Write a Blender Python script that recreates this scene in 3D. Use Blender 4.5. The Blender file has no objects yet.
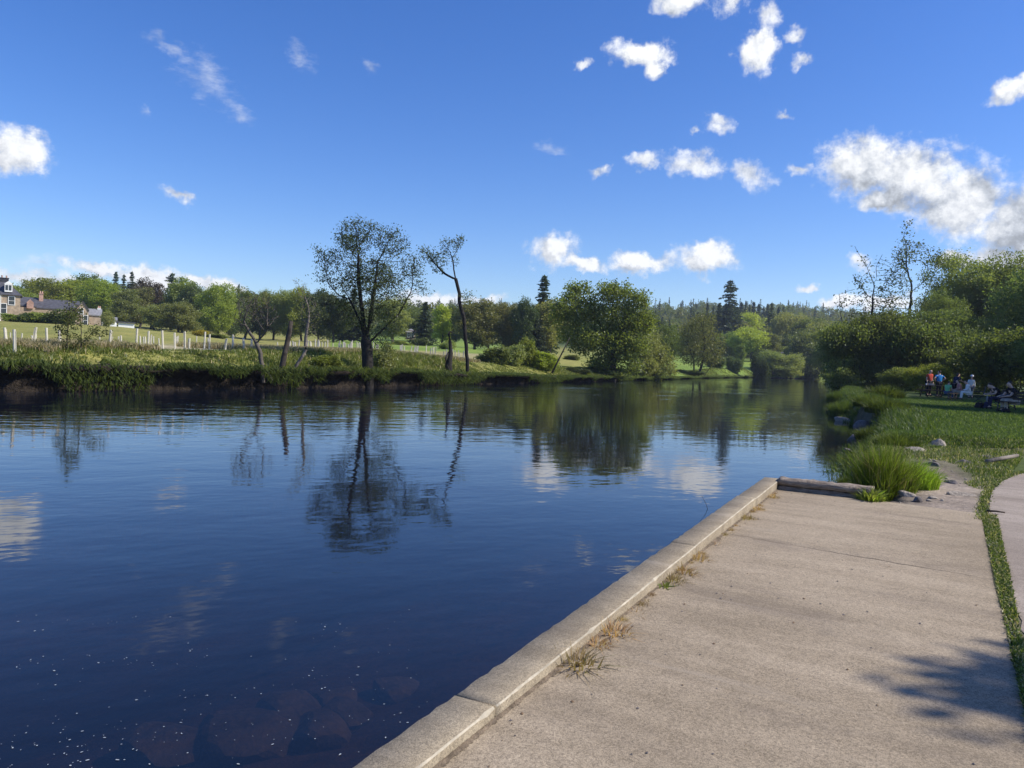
import bpy, bmesh, math, random
import numpy as np
from mathutils import Vector, Matrix, Euler
S = bpy.context.scene
COL = S.collection
R = math.radians
FOC = 769.0; HOR = 359.6; EYE = 1.63; WZ = -0.55
ROLL = R(2.4)                          # the photograph was taken with the camera turned a little
def UR(px, py):
    c, s = math.cos(ROLL), math.sin(ROLL)
    return 512 + (px - 512) * c + (py - 384) * s, 384 - (px - 512) * s + (py - 384) * c
# ------------------------------------------------------------------ camera, light, exposure
cam = bpy.data.objects.new('camera', bpy.data.cameras.new('camera'))
COL.objects.link(cam); S.camera = cam
cam.location = (0, 0, EYE); cam.rotation_euler = (Matrix.Rotation(R(90) - math.atan((384 - HOR) / FOC), 3, 'X') @ Matrix.Rotation(ROLL, 3, 'Z')).to_euler()
cam.data.sensor_fit = 'HORIZONTAL'; cam.data.sensor_width = 36; cam.data.lens = FOC / 1024 * 36
cam.data.clip_start = 0.05; cam.data.clip_end = 9000
SUN_AZ, SUN_EL = 96.0, 42.0            # azimuth measured from the view direction towards the right
sun = bpy.data.objects.new('sun', bpy.data.lights.new('sun', 'SUN'))
COL.objects.link(sun)
sd = Vector((math.sin(R(SUN_AZ)) * math.cos(R(SUN_EL)), math.cos(R(SUN_AZ)) * math.cos(R(SUN_EL)), math.sin(R(SUN_EL))))
sun.rotation_euler = sd.to_track_quat('Z', 'Y').to_euler()
sun.data.energy = 5.0; sun.data.angle = R(0.5); sun.data.color = (1.0, 0.94, 0.84)
S.view_settings.view_transform = 'Standard'; S.view_settings.look = 'None'
S.view_settings.exposure = 0.32; S.view_settings.gamma = 1.0; S.view_settings.use_curve_mapping = False
SKY_STRENGTH = 0.126
S.cycles.max_bounces = 8; S.cycles.transparent_max_bounces = 12
S.cycles.caustics_reflective = False; S.cycles.caustics_refractive = False

class NT:
    """small helper for node trees"""
    def __init__(s, tree): s.t = tree; s.n = tree.nodes; s.l = tree.links
    def new(s, typ, **kw):
        n = s.n.new(typ)
        for k, v in kw.items(): setattr(n, k, v)
        return n
    def put(s, sock, v):
        if isinstance(v, bpy.types.NodeSocket): s.l.new(v, sock)
        elif v is not None:
            if isinstance(v, (tuple, list)) and len(v) == 3 and len(getattr(sock, 'default_value', [])) == 4: v = (*v, 1)
            sock.default_value = v
    def math(s, op, a, b=None, c=None, clamp=False):
        n = s.new('ShaderNodeMath', operation=op, use_clamp=clamp)
        s.put(n.inputs[0], a); s.put(n.inputs[1], b)
        if c is not None: s.put(n.inputs[2], c)
        return n.outputs[0]
    def mix(s, f, a, b, mode='MIX'):
        n = s.new('ShaderNodeMix', data_type='RGBA', blend_type=mode)
        s.put(n.inputs[0], f); s.put(n.inputs[6], a); s.put(n.inputs[7], b)
        return n.outputs[2]
    def noise(s, vec, scale, detail=4, rough=.55, out=0, dist=0.0):
        n = s.new('ShaderNodeTexNoise')
        if vec is not None: s.put(n.inputs['Vector'], vec)
        n.inputs['Scale'].default_value = scale; n.inputs['Detail'].default_value = detail
        n.inputs['Roughness'].default_value = rough; n.inputs['Distortion'].default_value = dist
        return n.outputs[out]
    def vor(s, vec, scale, feature='F1', out=0):
        n = s.new('ShaderNodeTexVoronoi', feature=feature)
        if vec is not None: s.put(n.inputs['Vector'], vec)
        n.inputs['Scale'].default_value = scale
        return n.outputs[out]
    def step(s, v, a, b, lo=0.0, hi=1.0):
        n = s.new('ShaderNodeMapRange', interpolation_type='SMOOTHSTEP')
        s.put(n.inputs[0], v); n.inputs[1].default_value = a; n.inputs[2].default_value = b
        n.inputs[3].default_value = lo; n.inputs[4].default_value = hi
        return n.outputs[0]
    def scale(s, vec, sc):
        n = s.new('ShaderNodeMapping'); s.put(n.inputs[0], vec); n.inputs['Scale'].default_value = sc
        return n.outputs[0]
    def bump(s, h, strength, dist, normal=None):
        n = s.new('ShaderNodeBump'); s.put(n.inputs['Height'], h)
        s.put(n.inputs['Strength'], strength); n.inputs['Distance'].default_value = dist
        if normal is not None: s.put(n.inputs['Normal'], normal)
        return n.outputs[0]

# ------------------------------------------------------------------ sky with clouds (fixed by direction, at infinity)
W = bpy.data.worlds.new('World'); S.world = W; W.use_nodes = True
def build_world():
    t = NT(W.node_tree); t.n.clear()
    sky = t.new('ShaderNodeTexSky', sky_type='NISHITA', sun_disc=False)
    sky.sun_elevation = R(SUN_EL); sky.sun_rotation = R(SUN_AZ)
    sky.air_density = 1.0; sky.dust_density = 0.3; sky.ozone_density = 4.0; sky.altitude = 100
    hs = t.new('ShaderNodeHueSaturation'); t.put(hs.inputs['Color'], sky.outputs[0])
    hs.inputs['Saturation'].default_value = 1.27; hs.inputs['Hue'].default_value = .512
    tint = t.mix(1.0, hs.outputs[0], (1.0, 1.0, 1.08), 'MULTIPLY')
    tc = t.new('ShaderNodeTexCoord')
    sep = t.new('ShaderNodeSeparateXYZ'); t.put(sep.inputs[0], tc.outputs['Generated'])
    x, y, z = sep.outputs
    az = t.math('ARCTAN2', x, y); el = t.math('ARCSINE', z)
    cmb = t.new('ShaderNodeCombineXYZ'); t.put(cmb.inputs[0], az); t.put(cmb.inputs[1], el)
    uv = cmb.outputs[0]
    # warp the coordinates so that the outlines billow
    nz = t.new('ShaderNodeTexNoise'); t.put(nz.inputs['Vector'], uv)
    nz.inputs['Scale'].default_value = 26; nz.inputs['Detail'].default_value = 5; nz.inputs['Roughness'].default_value = .6
    off = t.new('ShaderNodeVectorMath', operation='SUBTRACT'); t.put(off.inputs[0], nz.outputs['Color']); off.inputs[1].default_value = (.5, .5, .5)
    sc = t.new('ShaderNodeVectorMath', operation='SCALE'); t.put(sc.inputs[0], off.outputs[0]); sc.inputs['Scale'].default_value = 0.045
    ad = t.new('ShaderNodeVectorMath', operation='ADD'); t.put(ad.inputs[0], uv); t.put(ad.inputs[1], sc.outputs[0])
    wuv = ad.outputs[0]
    ws = t.new('ShaderNodeSeparateXYZ'); t.put(ws.inputs[0], wuv)
    wu, wv = ws.outputs[0], ws.outputs[1]
    def ang(px, py):
        px, py = UR(px, py); X = (px - 512) / FOC; V = (HOR - py) / FOC
        return math.atan(X), math.atan(V / math.hypot(1, X))
    def group(clouds, wuv=wuv):
        cur = None
        for (px, py, hw, hh, rot) in clouds:
            u0, v0 = ang(px, py)
            c = math.cos(u0)
            a = hw / FOC * c * c; b = hh / FOC * c
            mp = t.new('ShaderNodeMapping', vector_type='TEXTURE')
            t.put(mp.inputs[0], wuv); mp.inputs['Location'].default_value = (u0, v0, 0)
            mp.inputs['Rotation'].default_value = (0, 0, R(rot)); mp.inputs['Scale'].default_value = (a, b, 1)
            ln = t.new('ShaderNodeVectorMath', operation='LENGTH'); t.put(ln.inputs[0], mp.outputs[0])
            v = t.math('SUBTRACT', 1.0, ln.outputs['Value'])
            cur = v if cur is None else t.math('SMOOTH_MAX', cur, v, 0.25)
        return cur
    thick = [(862, 168, 52, 34, 0), (905, 180, 66, 42, -8), (960, 205, 66, 42, -15), (1030, 226, 80, 56, 0), (1000, 264, 52, 16, 0), (955, 262, 24, 12, 0), (880, 205, 40, 14, 0),
             (22, 154, 38, 27, 0), (-22, 158, 44, 28, 0),
             (552, 249, 28, 19, 15), (583, 262, 24, 11, -5), (640, 264, 40, 12, 0), (704, 259, 36, 19, 0),
             (676, 2, 32, 17, 0), (755, 55, 23, 19, 20), (640, 58, 38, 14, -5), (654, 72, 12, 12, -40),
             (100, 269, 34, 12, 0), (150, 278, 48, 13, -6), (212, 286, 42, 10, -6),
             (430, 302, 50, 14, 0), (1008, 92, 28, 15, 10), (1026, 80, 20, 12, 0),
             (838, 304, 26, 9, 5), (880, 300, 34, 11, 0)]
    thin = [(692, 166, 42, 15, -6), (640, 166, 20, 9, -10), (750, 178, 26, 15, -25), (795, 169, 16, 8, 0), (718, 126, 20, 11, -10), (694, 134, 6, 8, 40),
            (727, 2, 24, 15, 0), (762, 22, 18, 16, -30), (790, 38, 14, 8, 0), (799, 61, 14, 8, 20), (182, 194, 24, 9, -12),
            (26, 276, 52, 13, 0), (60, 284, 50, 11, 0), (802, 286, 14, 6, 0), (580, 68, 10, 7, 20), (600, 171, 14, 7, 0), (783, 116, 13, 6, -8), (858, 262, 18, 12, -20),
            (480, 300, 30, 8, 0)]
    wisp = [(176, 54, 34, 11, -24), (212, 84, 46, 24, -32), (240, 116, 26, 12, -15), (302, 63, 24, 13, -35), (152, 114, 10, 10, 0), (548, 152, 22, 7, 0), (372, 72, 9, 8, 0), (40, 262, 50, 12, 0)]
    shv = t.new('ShaderNodeVectorMath', operation='ADD'); t.put(shv.inputs[0], wuv); shv.inputs[1].default_value = (0.013, 0.011, 0)
    m1s = group(thick, shv.outputs[0]); mbig = group(thick[:7])
    m1 = group(thick); m2 = group(thin); m3 = group(wisp)
    f1 = t.noise(uv, 48, 8, .64); f1 = t.math('SUBTRACT', f1, .5)
    sunoff = t.new('ShaderNodeVectorMath', operation='ADD'); t.put(sunoff.inputs[0], uv); sunoff.inputs[1].default_value = (0.010, 0.016, 0)
    f1b = t.math('SUBTRACT', t.noise(sunoff.outputs[0], 48, 8, .64), .5)
    d1 = t.math('MULTIPLY_ADD', f1, 1.25, m1)
    d2 = t.math('MULTIPLY_ADD', f1, 1.7, m2)
    strk = t.noise(t.scale(uv, (1, 2.2, 1)), 46, 7, .68)
    d3 = t.math('MULTIPLY_ADD', t.math('SUBTRACT', strk, .5), 2.4, m3)
    a1 = t.step(d1, -0.06, 0.58)
    a2 = t.math('MULTIPLY', t.step(d2, 0.0, 0.85), .9)
    a3 = t.math('MULTIPLY', t.step(d3, 0.05, 1.7), .5)
    alpha = t.math('MAXIMUM', t.math('MAXIMUM', a1, a2), a3)
    front = t.step(y, 0.02, 0.1)
    alpha = t.math('MULTIPLY', alpha, front)
    # self shading of the thick clouds: bright on the side of the sun, grey on the far and lower side and in the deep core of the big one
    lit = t.math('SUBTRACT', f1, f1b)
    side = t.math('SUBTRACT', m1, m1s)                      # positive where the cloud thins out towards the sun
    side = t.math('MAXIMUM', t.math('MINIMUM', side, .45), -.55)
    core = t.math('MULTIPLY', t.step(mbig, 0.05, 0.55), t.step(t.noise(uv, 15, 5, .6), .38, .60))
    inside = t.step(d1, 0.1, 0.5)
    bright = t.math('MULTIPLY_ADD', lit, 0.85, 0.75)
    bright = t.math('MULTIPLY_ADD', t.math('MULTIPLY', side, inside), .34, bright)
    bright = t.math('MULTIPLY_ADD', core, -0.34, bright)
    bright = t.math('MINIMUM', t.math('MAXIMUM', bright, .36), .90)
    g = t.step(bright, .85, .5)
    cc = t.mix(g, (0.95, 0.97, 1.0), (0.86, 0.92, 1.02))
    ccol = t.new('ShaderNodeVectorMath', operation='SCALE'); t.put(ccol.inputs[0], cc); t.put(ccol.inputs['Scale'], t.math('DIVIDE', bright, SKY_STRENGTH))
    final = t.mix(alpha, tint, ccol.outputs[0])
    bg = t.new('ShaderNodeBackground'); t.put(bg.inputs[0], final); bg.inputs[1].default_value = SKY_STRENGTH
    out = t.new('ShaderNodeOutputWorld'); t.put(out.inputs[0], bg.outputs[0])
build_world()

# ------------------------------------------------------------------ object helpers
def tag(o, label=None, cat=None, group=None, kind=None):
    if label: o['label'] = label
    if cat: o['category'] = cat
    if group: o['group'] = group
    if kind: o['kind'] = kind
    return o
def empty(name, loc=(0, 0, 0), rz=0.0):
    o = bpy.data.objects.new(name, None); COL.objects.link(o)
    o.location = loc; o.rotation_euler = (0, 0, rz); o.empty_display_size = .2
    return o
def link(name, me, parent=None, loc=(0, 0, 0)):
    o = bpy.data.objects.new(name, me); COL.objects.link(o); o.location = loc
    if parent: o.parent = parent
    return o
def copy_tree(o, parent=None):
    c = o.copy(); COL.objects.link(c); c.parent = parent
    for ch in list(o.children): copy_tree(ch, c)
    return c
def mesh_np(name, V, groups, mats, smooth=False):
    """V: Nx3; groups: list of (faces Mxk, material index)"""
    V = np.asarray(V, dtype=np.float32)
    me = bpy.data.meshes.new(name)
    me.vertices.add(len(V)); me.vertices.foreach_set('co', V.ravel())
    loops = []; starts = []; mi = []; s = 0
    for F, m in groups:
        F = np.asarray(F, dtype=np.int32)
        if len(F) == 0: continue
        k = F.shape[1]
        loops.append(F.ravel()); starts.append(s + np.arange(len(F)) * k); s += len(F) * k
        mi.append(np.full(len(F), m, np.int32))
    L = np.concatenate(loops); ST = np.concatenate(starts); MI = np.concatenate(mi)
    me.loops.add(len(L)); me.loops.foreach_set('vertex_index', L)
    me.polygons.add(len(ST)); me.polygons.foreach_set('loop_start', ST.astype(np.int32))
    me.polygons.foreach_set('material_index', MI)
    if smooth: me.polygons.foreach_set('use_smooth', np.ones(len(ST), bool))
    for m in mats: me.materials.append(m)
    me.update(calc_edges=True); me.validate()
    return me
class MB:
    """collects simple solids into one mesh"""
    def __init__(s): s.bm = bmesh.new()
    def box(s, c, d, rz=0, rx=0, ry=0, taper=1.0):
        vs = []
        M = Matrix.Translation(c) @ Euler((rx, ry, rz)).to_matrix().to_4x4()
        for sz in (-.5, .5):
            k = 1 if sz < 0 else taper
            for sx, sy in ((-.5, -.5), (.5, -.5), (.5, .5), (-.5, .5)):
                vs.append(s.bm.verts.new(M @ Vector((sx * d[0] * k, sy * d[1] * k, sz * d[2]))))
        for f in ((3, 2, 1, 0), (4, 5, 6, 7), (0, 1, 5, 4), (1, 2, 6, 5), (2, 3, 7, 6), (3, 0, 4, 7)):
            s.bm.faces.new([vs[i] for i in f])
        return s
    def poly(s, pts, thick=None):
        vs = [s.bm.verts.new(p) for p in pts]; f = s.bm.faces.new(vs)
        if thick is not None:
            r = bmesh.ops.extrude_face_region(s.bm, geom=[f])
            nv = [g for g in r['geom'] if isinstance(g, bmesh.types.BMVert)]
            bmesh.ops.translate(s.bm, verts=nv, vec=thick)
        return s
    def tube(s, pts, rads, n=8):
        prev = None
        pts = [Vector(p) for p in pts]
        if not isinstance(rads, (list, tuple)): rads = [rads] * len(pts)
        for i, p in enumerate(pts):
            d = (pts[min(i + 1, len(pts) - 1)] - pts[max(i - 1, 0)]).normalized()
            q = d.to_track_quat('Z', 'Y')
            ring = [s.bm.verts.new(p + q @ Vector((math.cos(a) * rads[i], math.sin(a) * rads[i], 0))) for a in [2 * math.pi * k / n for k in range(n)]]
            if prev:
                for k in range(n): s.bm.faces.new((prev[k], prev[(k + 1) % n], ring[(k + 1) % n], ring[k]))
            else: s.bm.faces.new(ring[::-1])
            prev = ring
        s.bm.faces.new(prev)
        return s
    def build(s, name, mat, parent=None, bevel=0.0, smooth=False, loc=(0, 0, 0)):
        if bevel > 0:
            bmesh.ops.bevel(s.bm, geom=list(s.bm.edges), offset=bevel, segments=2, affect='EDGES', profile=.6)
        bmesh.ops.recalc_face_normals(s.bm, faces=s.bm.faces)
        me = bpy.data.meshes.new(name); s.bm.to_mesh(me); s.bm.free()
        if smooth: me.polygons.foreach_set('use_smooth', np.ones(len(me.polygons), bool))
        me.materials.append(mat)
        return link(name, me, parent, loc)

# ------------------------------------------------------------------ materials
def mat(name):
    m = bpy.data.materials.new(name); m.use_nodes = True
    t = NT(m.node_tree); t.n.clear()
    out = t.new('ShaderNodeOutputMaterial')
    return m, t, out
def principled(t, out, col, rough=.8, normal=None, spec=.3, metal=0.0):
    p = t.new('ShaderNodeBsdfPrincipled')
    t.put(p.inputs['Base Color'], col); t.put(p.inputs['Roughness'], rough)
    p.inputs['Specular IOR Level'].default_value = spec; p.inputs['Metallic'].default_value = metal
    if normal is not None: t.put(p.inputs['Normal'], normal)
    t.put(out.inputs[0], p.outputs[0]); return p
def objco(t): return t.new('ShaderNodeTexCoord').outputs['Object']
def pos(t): return t.new('ShaderNodeNewGeometry').outputs['Position']
def plain(name, c, rough=.8, var=.25, sc=6.0, bump=.3, spec=.3, metal=0.0):
    m, t, out = mat(name); v = objco(t)
    n = t.noise(v, sc, 5, .6)
    k = t.step(n, .3, .7, 1 - var, 1 + var)
    cc = t.new('ShaderNodeVectorMath', operation='SCALE'); cc.inputs[0].default_value = c; t.put(cc.inputs['Scale'], k)
    principled(t, out, cc.outputs[0], rough, t.bump(t.noise(v, sc * 4, 4), bump, .02) if bump else None, spec, metal)
    return m
def leafmat(name, c1, c2, trans=.38, gloss=.015, objvar=.3):
    m, t, out = mat(name)
    g = t.new('ShaderNodeNewGeometry'); oi = t.new('ShaderNodeObjectInfo')
    c = t.mix(g.outputs['Random Per Island'], c1, c2)
    hs = t.new('ShaderNodeHueSaturation'); t.put(hs.inputs['Color'], c)
    t.put(hs.inputs['Value'], t.step(oi.outputs['Random'], 0, 1, 1 - objvar, 1 + objvar))
    t.put(hs.inputs['Hue'], t.math('MULTIPLY_ADD', t.math('FRACT', t.math('MULTIPLY', oi.outputs['Random'], 7.31)), .03, .485))
    d = t.new('ShaderNodeBsdfDiffuse'); t.put(d.inputs[0], hs.outputs[0])
    tr = t.new('ShaderNodeBsdfTranslucent')
    t.put(tr.inputs[0], t.mix(1.0, hs.outputs[0], (1.55, 1.6, .7), 'MULTIPLY'))
    mx = t.new('ShaderNodeMixShader'); mx.inputs[0].default_value = trans
    t.put(mx.inputs[1], d.outputs[0]); t.put(mx.inputs[2], tr.outputs[0])
    gl = t.new('ShaderNodeBsdfGlossy'); gl.inputs['Roughness'].default_value = .45; t.put(gl.inputs[0], (.9, .95, 1))
    m2 = t.new('ShaderNodeMixShader'); m2.inputs[0].default_value = gloss
    t.put(m2.inputs[1], mx.outputs[0]); t.put(m2.inputs[2], gl.outputs[0])
    t.put(out.inputs[0], m2.outputs[0]); return m
M = {}
M['bark'] = plain('bark', (.055, .045, .036), .95, .45, 3, .8)
M['bark_pale'] = plain('bark_pale', (.17, .145, .12), .95, .4, 3, .8)
M['bark_dark'] = plain('bark_dark', (.022, .019, .016), .95, .4, 3, .8)
M['twig'] = plain('twig', (.10, .085, .068), .95, .3, 3, 0)
M['leaf_alder'] = leafmat('leaf_alder', (.075, .10, .03), (.13, .155, .05), .35)
M['leaf_mid'] = leafmat('leaf_mid', (0.136, 0.175, 0.034), (0.215, 0.254, 0.062), .42)
M['leaf_bright'] = leafmat('leaf_bright', (0.215, 0.254, 0.034), (0.316, 0.350, 0.068), .45)
M['leaf_olive'] = leafmat('leaf_olive', (0.169, 0.181, 0.056), (0.260, 0.266, 0.090), .38)
M['leaf_dark'] = leafmat('leaf_dark', (0.062, 0.088, 0.027), (0.113, 0.141, 0.045), .3)
M['leaf_willow'] = leafmat('leaf_willow', (0.181, 0.209, 0.068), (0.282, 0.305, 0.107), .4)
M['leaf_copper'] = leafmat('leaf_copper', (.09, .065, .04), (.14, .11, .06), .3)
M['leaf_yellow'] = leafmat('leaf_yellow', (.42, .36, .03), (.55, .5, .06), .3)
M['needle'] = leafmat('needle', (0.051, 0.073, 0.040), (0.090, 0.119, 0.056), .2)
M['needle_blue'] = leafmat('needle_blue', (.06, .085, .06), (.10, .125, .08), .2)
M['leaf_right'] = leafmat('leaf_right', (.11, .145, .045), (.18, .21, .07), .5)
M['grass_bank'] = leafmat('grass_bank', (.075, .10, .022), (.14, .165, .042), .4)
M['grass_lawn'] = leafmat('grass_lawn', (.055, .085, .022), (.085, .115, .032), .4)  # blade colour darkened to stand in for shade over the lawn
M['grass_tuft'] = leafmat('grass_tuft', (.13, .21, .022), (.20, .285, .05), .5)
M['grass_dry'] = leafmat('grass_dry', (.36, .30, .17), (.50, .44, .27), .35)
M['grass_tan'] = leafmat('grass_tan', (.30, .20, .10), (.45, .32, .17), .3)
M['reed'] = leafmat('reed', (.05, .085, .02), (.09, .125, .035), .4)
M['weed'] = leafmat('weed', (.10, .14, .03), (.17, .20, .055), .45)
M['stone_wall'] = plain('stone_wall', (.36, .28, .20), .9, .3, 1.2, .5)
M['stone_pink'] = plain('stone_pink', (.42, .27, .21), .9, .25, 1.2, .5)
M['slate'] = plain('slate', (.075, .075, .085), .6, .25, 2, .4)
M['slate_pale'] = plain('slate_pale', (.22, .22, .23), .7, .2, 2, .4)
M['white_paint'] = plain('white_paint', (.8, .8, .78), .6, .06, 2, .1)
M['glass_dark'] = plain('glass_dark', (.03, .035, .04), .08, .1, 1, 0, .6)
M['lead'] = plain('lead', (.04, .04, .045), .6, .2, 2, .2)
M['tube_white'] = plain('tube_white', (.52, .49, .40), .6, .12, 4, .1)
M['wood'] = plain('wood', (.17, .11, .065), .85, .35, 8, .5)
M['wood_dark'] = plain('wood_dark', (.05, .036, .028), .9, .4, 8, .7)
M['metal_black'] = plain('metal_black', (.02, .02, .022), .45, .2, 8, .1, .5)
M['skin'] = plain('skin', (.52, .34, .26), .6, .08, 9, 0)
M['hair_dark'] = plain('hair_dark', (.025, .018, .014), .6, .3, 40, .3)
M['hair_brown'] = plain('hair_brown', (.09, .05, .03), .6, .3, 40, .3)
for n, c in dict(red=(.50, .085, .06), blue=(.03, .20, .52), navy=(.02, .025, .06), green=(.18, .50, .24), pink=(.52, .22, .20), white=(.78, .78, .78),
                 black=(.016, .016, .022), khaki=(.46, .40, .34), jeans=(.06, .09, .17), grey=(.2, .2, .22)).items():
    M['cloth_' + n] = plain('cloth_' + n, c, .9, .12, 12, .2, .1)

def rockmat(name, c1, c2, sc=4):
    m, t, out = mat(name); v = objco(t)
    n = t.noise(v, sc, 6, .62); n2 = t.noise(v, sc * 9, 4, .6)
    c = t.mix(t.step(n, .32, .68), c1, c2)
    c = t.mix(t.step(n2, .35, .75, 0, .45), c, tuple(min(1, k * 1.7) for k in c2))
    principled(t, out, c, .9, t.bump(t.math('ADD', n, t.math('MULTIPLY', n2, .4)), .7, .05), .25)
    return m
M['rock_dark'] = rockmat('rock_dark', (.07, .062, .06), (.15, .13, .125))
M['rock_pale'] = rockmat('rock_pale', (.17, .145, .12), (.31, .27, .225))
M['rock_wet'] = rockmat('rock_wet', (.085, .058, .036), (.15, .10, .062), 3)
def earthmat():
    m, t, out = mat('bank_earth'); v = pos(t)
    n = t.noise(v, 1.3, 6, .65); n2 = t.noise(v, 9, 5, .65)
    c = t.mix(t.step(n, .3, .7), (.014, .011, .009), (.05, .038, .027))
    c = t.mix(t.step(n2, .5, .75, 0, .5), c, (.10, .082, .06))
    principled(t, out, c, .95, t.bump(t.math('ADD', n, n2), .9, .25), .15)
    return m
M['earth'] = earthmat()

def concrete(name, c_lo, c_hi, speck=1.0):
    m, t, out = mat(name); v = pos(t)
    rot = t.new('ShaderNodeMapping', vector_type='POINT'); t.put(rot.inputs[0], v); rot.inputs['Rotation'].default_value = (0, 0, R(30))
    rv = rot.outputs[0]                                    # x across the paving, y along the quay
    big = t.noise(v, .5, 4, .55); brush = t.noise(t.scale(rv, (.35, 2.2, 1)), 1.6, 6, .62); mid = t.noise(v, 7, 5, .65); fine = t.noise(v, 170, 2, .7)
    def cells(s):
        b = t.new('ShaderNodeRGBToBW'); t.put(b.inputs[0], t.vor(v, s, out=1)); return b.outputs[0]
    f = t.math('MULTIPLY_ADD', big, .5, t.math('MULTIPLY_ADD', brush, .5, t.math('MULTIPLY', mid, .25)))
    c = t.mix(t.step(f, .48, .78), c_lo, c_hi)
    g = t.math('ADD', t.step(cells(210), .1, .9, .74 , 1.22), t.step(cells(75), .15, .85, -.13 * speck, .13 * speck))
    g = t.math('MULTIPLY_ADD', t.math('SUBTRACT', fine, .5), .55 * speck, g)
    sc = t.new('ShaderNodeVectorMath', operation='SCALE'); t.put(sc.inputs[0], c); t.put(sc.inputs['Scale'], g)
    # exposed dark stones in worn patches, darker damp stains
    worn = t.step(t.noise(v, 1.1, 4, .6), .45, .62)
    pits = t.math('MULTIPLY', t.step(t.noise(v, 46, 3, .6), .60, .68, 0, .75 * speck), worn)
    c2 = t.mix(pits, sc.outputs[0], (.085, .07, .058))
    st = t.step(t.noise(t.scale(rv, (.5, 1.3, 1)), .95, 6, .68), .50, .72, 0, .5)
    c2 = t.mix(st, c2, (.145, .115, .088))
    pale = t.step(t.noise(t.scale(rv, (.25, 3, 1)), 1.3, 5, .6), .60, .72, 0, .3)
    c2 = t.mix(pale, c2, (.39, .33, .255))
    h = t.math('ADD', t.math('MULTIPLY', cells(210), .5), t.math('MULTIPLY', fine, .8))
    principled(t, out, c2, .92, t.bump(h, .5, .005, t.bump(mid, .3, .02)), .2)
    return m
M['concrete'] = concrete('concrete', (.248, .197, .134), (.352, .284, .200))
M['kerb'] = concrete('kerb', (.215, .175, .12), (.315, .262, .185), .7)
M['kerb_edge'] = plain('kerb_edge', (.38, .335, .255), .9, .25, 9, .4)
M['path'] = concrete('path', (.25, .205, .165), (.345, .29, .24), .6)
# ------------------------------------------------------------------ lie of the land
def rng_(s): return np.random.default_rng(s)
KD = np.array([.4645, .8856]); KN = np.array([.8856, -.4645]); KC = np.array([3.64, 10.89])   # kerb direction, its landward normal, far outer corner
def kp(a, b):
    """point a metres along the quay from its far corner (negative = towards the viewer), b metres landward"""
    p = KC + KD * a + KN * b; return (float(p[0]), float(p[1]))
def wpt(px, py, z=WZ):
    px, py = UR(px, py)
    Y = FOC * (EYE - z) / (py - HOR); return ((px - 512) / FOC * Y, Y)
LEFT = [(-260, -80), (-150, 10), (-80, 24), (-45, 28.5)] + [wpt(*p) for p in ((0, 392), (100, 391), (200, 390), (260, 389), (370, 387.5), (450, 385), (520, 383.5), (600, 381.5), (660, 379.8), (700, 378.2))] + [(52, 185), (70, 218), (96, 240), (150, 262)]
RIGHT = [(150, 244), (100, 216), (82, 190), (60, 148), (40, 92), (22.6, 54), (16, 36.3), (12, 25.6), (7.6, 17.5), (6.4, 14.3), (5.6, 12.0), kp(0, 1.5), kp(0, 0), kp(-26, 0), (-60, -80)]
POLY = np.array(LEFT + RIGHT)
def seg_dist(P, A, B):
    AB = B - A; t = np.clip(((P - A) @ AB) / (AB @ AB), 0, 1)
    return np.linalg.norm(P - (A + t[:, None] * AB), axis=1)
def river_sd(P):
    """signed distance to the river outline, negative in the water; and whether the left bank is the nearer"""
    P = np.asarray(P, float); n = len(POLY)
    d = np.full(len(P), 1e9); isl = np.zeros(len(P), bool); ins = np.zeros(len(P), bool)
    for i in range(n):
        A, B = POLY[i], POLY[(i + 1) % n]
        s = seg_dist(P, A, B); k = s < d; d = np.where(k, s, d); isl = np.where(k, i < len(LEFT) - 1, isl)
        c = (A[1] > P[:, 1]) != (B[1] > P[:, 1])
        with np.errstate(divide='ignore', invalid='ignore'):
            xi = (B[0] - A[0]) * (P[:, 1] - A[1]) / (B[1] - A[1]) + A[0]
        ins ^= c & (P[:, 0] < xi)
    return np.where(ins, -d, d), isl
def zz(Y, py, px=512): return EYE + (HOR - UR(px, py)[1]) / FOC * Y
TAB = {k: [(Y, (zz(Y, v, k) if v > 20 else v)) for Y, v in rows] for k, rows in {
    -400: [(31, 349), (60, 341), (145, 321), (220, 319), (400, 309), (900, 301)],
    0: [(33, 349), (60, 341), (145, 321), (220, 319), (400, 309), (900, 301)],
    120: [(38, 350), (62, 343), (145, 327), (220, 327), (400, 316), (900, 304)],
    250: [(46, 352), (70, 347), (145, 342), (220, 340), (400, 325), (900, 307)],
    370: [(56, 356), (80, 351), (165, 344), (240, 341), (400, 331), (900, 309)],
    450: [(68, 360), (100, 352), (180, 347), (240, 345), (400, 333), (900, 311)],
    520: [(82, 366), (110, 359), (180, 353), (260, 351), (400, 336), (900, 311)],
    610: [(108, 371), (135, 364), (180, 359), (260, 355), (400, 342), (900, 315)],
    700: [(162, 375.2), (205, 364), (250, 360), (300, 356), (400, 345), (900, 314)],
    790: [(222, 375.8), (250, 366), (280, 361), (330, 356), (420, 346), (900, 315)],
    850: [(60, .35), (120, .6), (200, 1.0), (330, 360), (450, 346), (900, 318)],
    1100: [(40, .35), (70, .8), (120, 2.2), (220, 5), (400, 14), (900, 50)],
    1500: [(40, .35), (70, .8), (120, 2.2), (220, 5), (400, 14), (900, 50)]}.items()}
for k in (1100, 1500): TAB[k] = [(40, .35), (70, .8), (120, 2.2), (220, 5), (400, 12), (900, 40)]
LIP = ([-400, 0, 250, 370, 450, 520, 610, 690, 790], [.55, .52, .48, .45, .32, .12, -.12, -.36, -.36])
def sstep(x, a, b):
    t = np.clip((x - a) / (b - a), 0, 1); return t * t * (3 - 2 * t)
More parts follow.
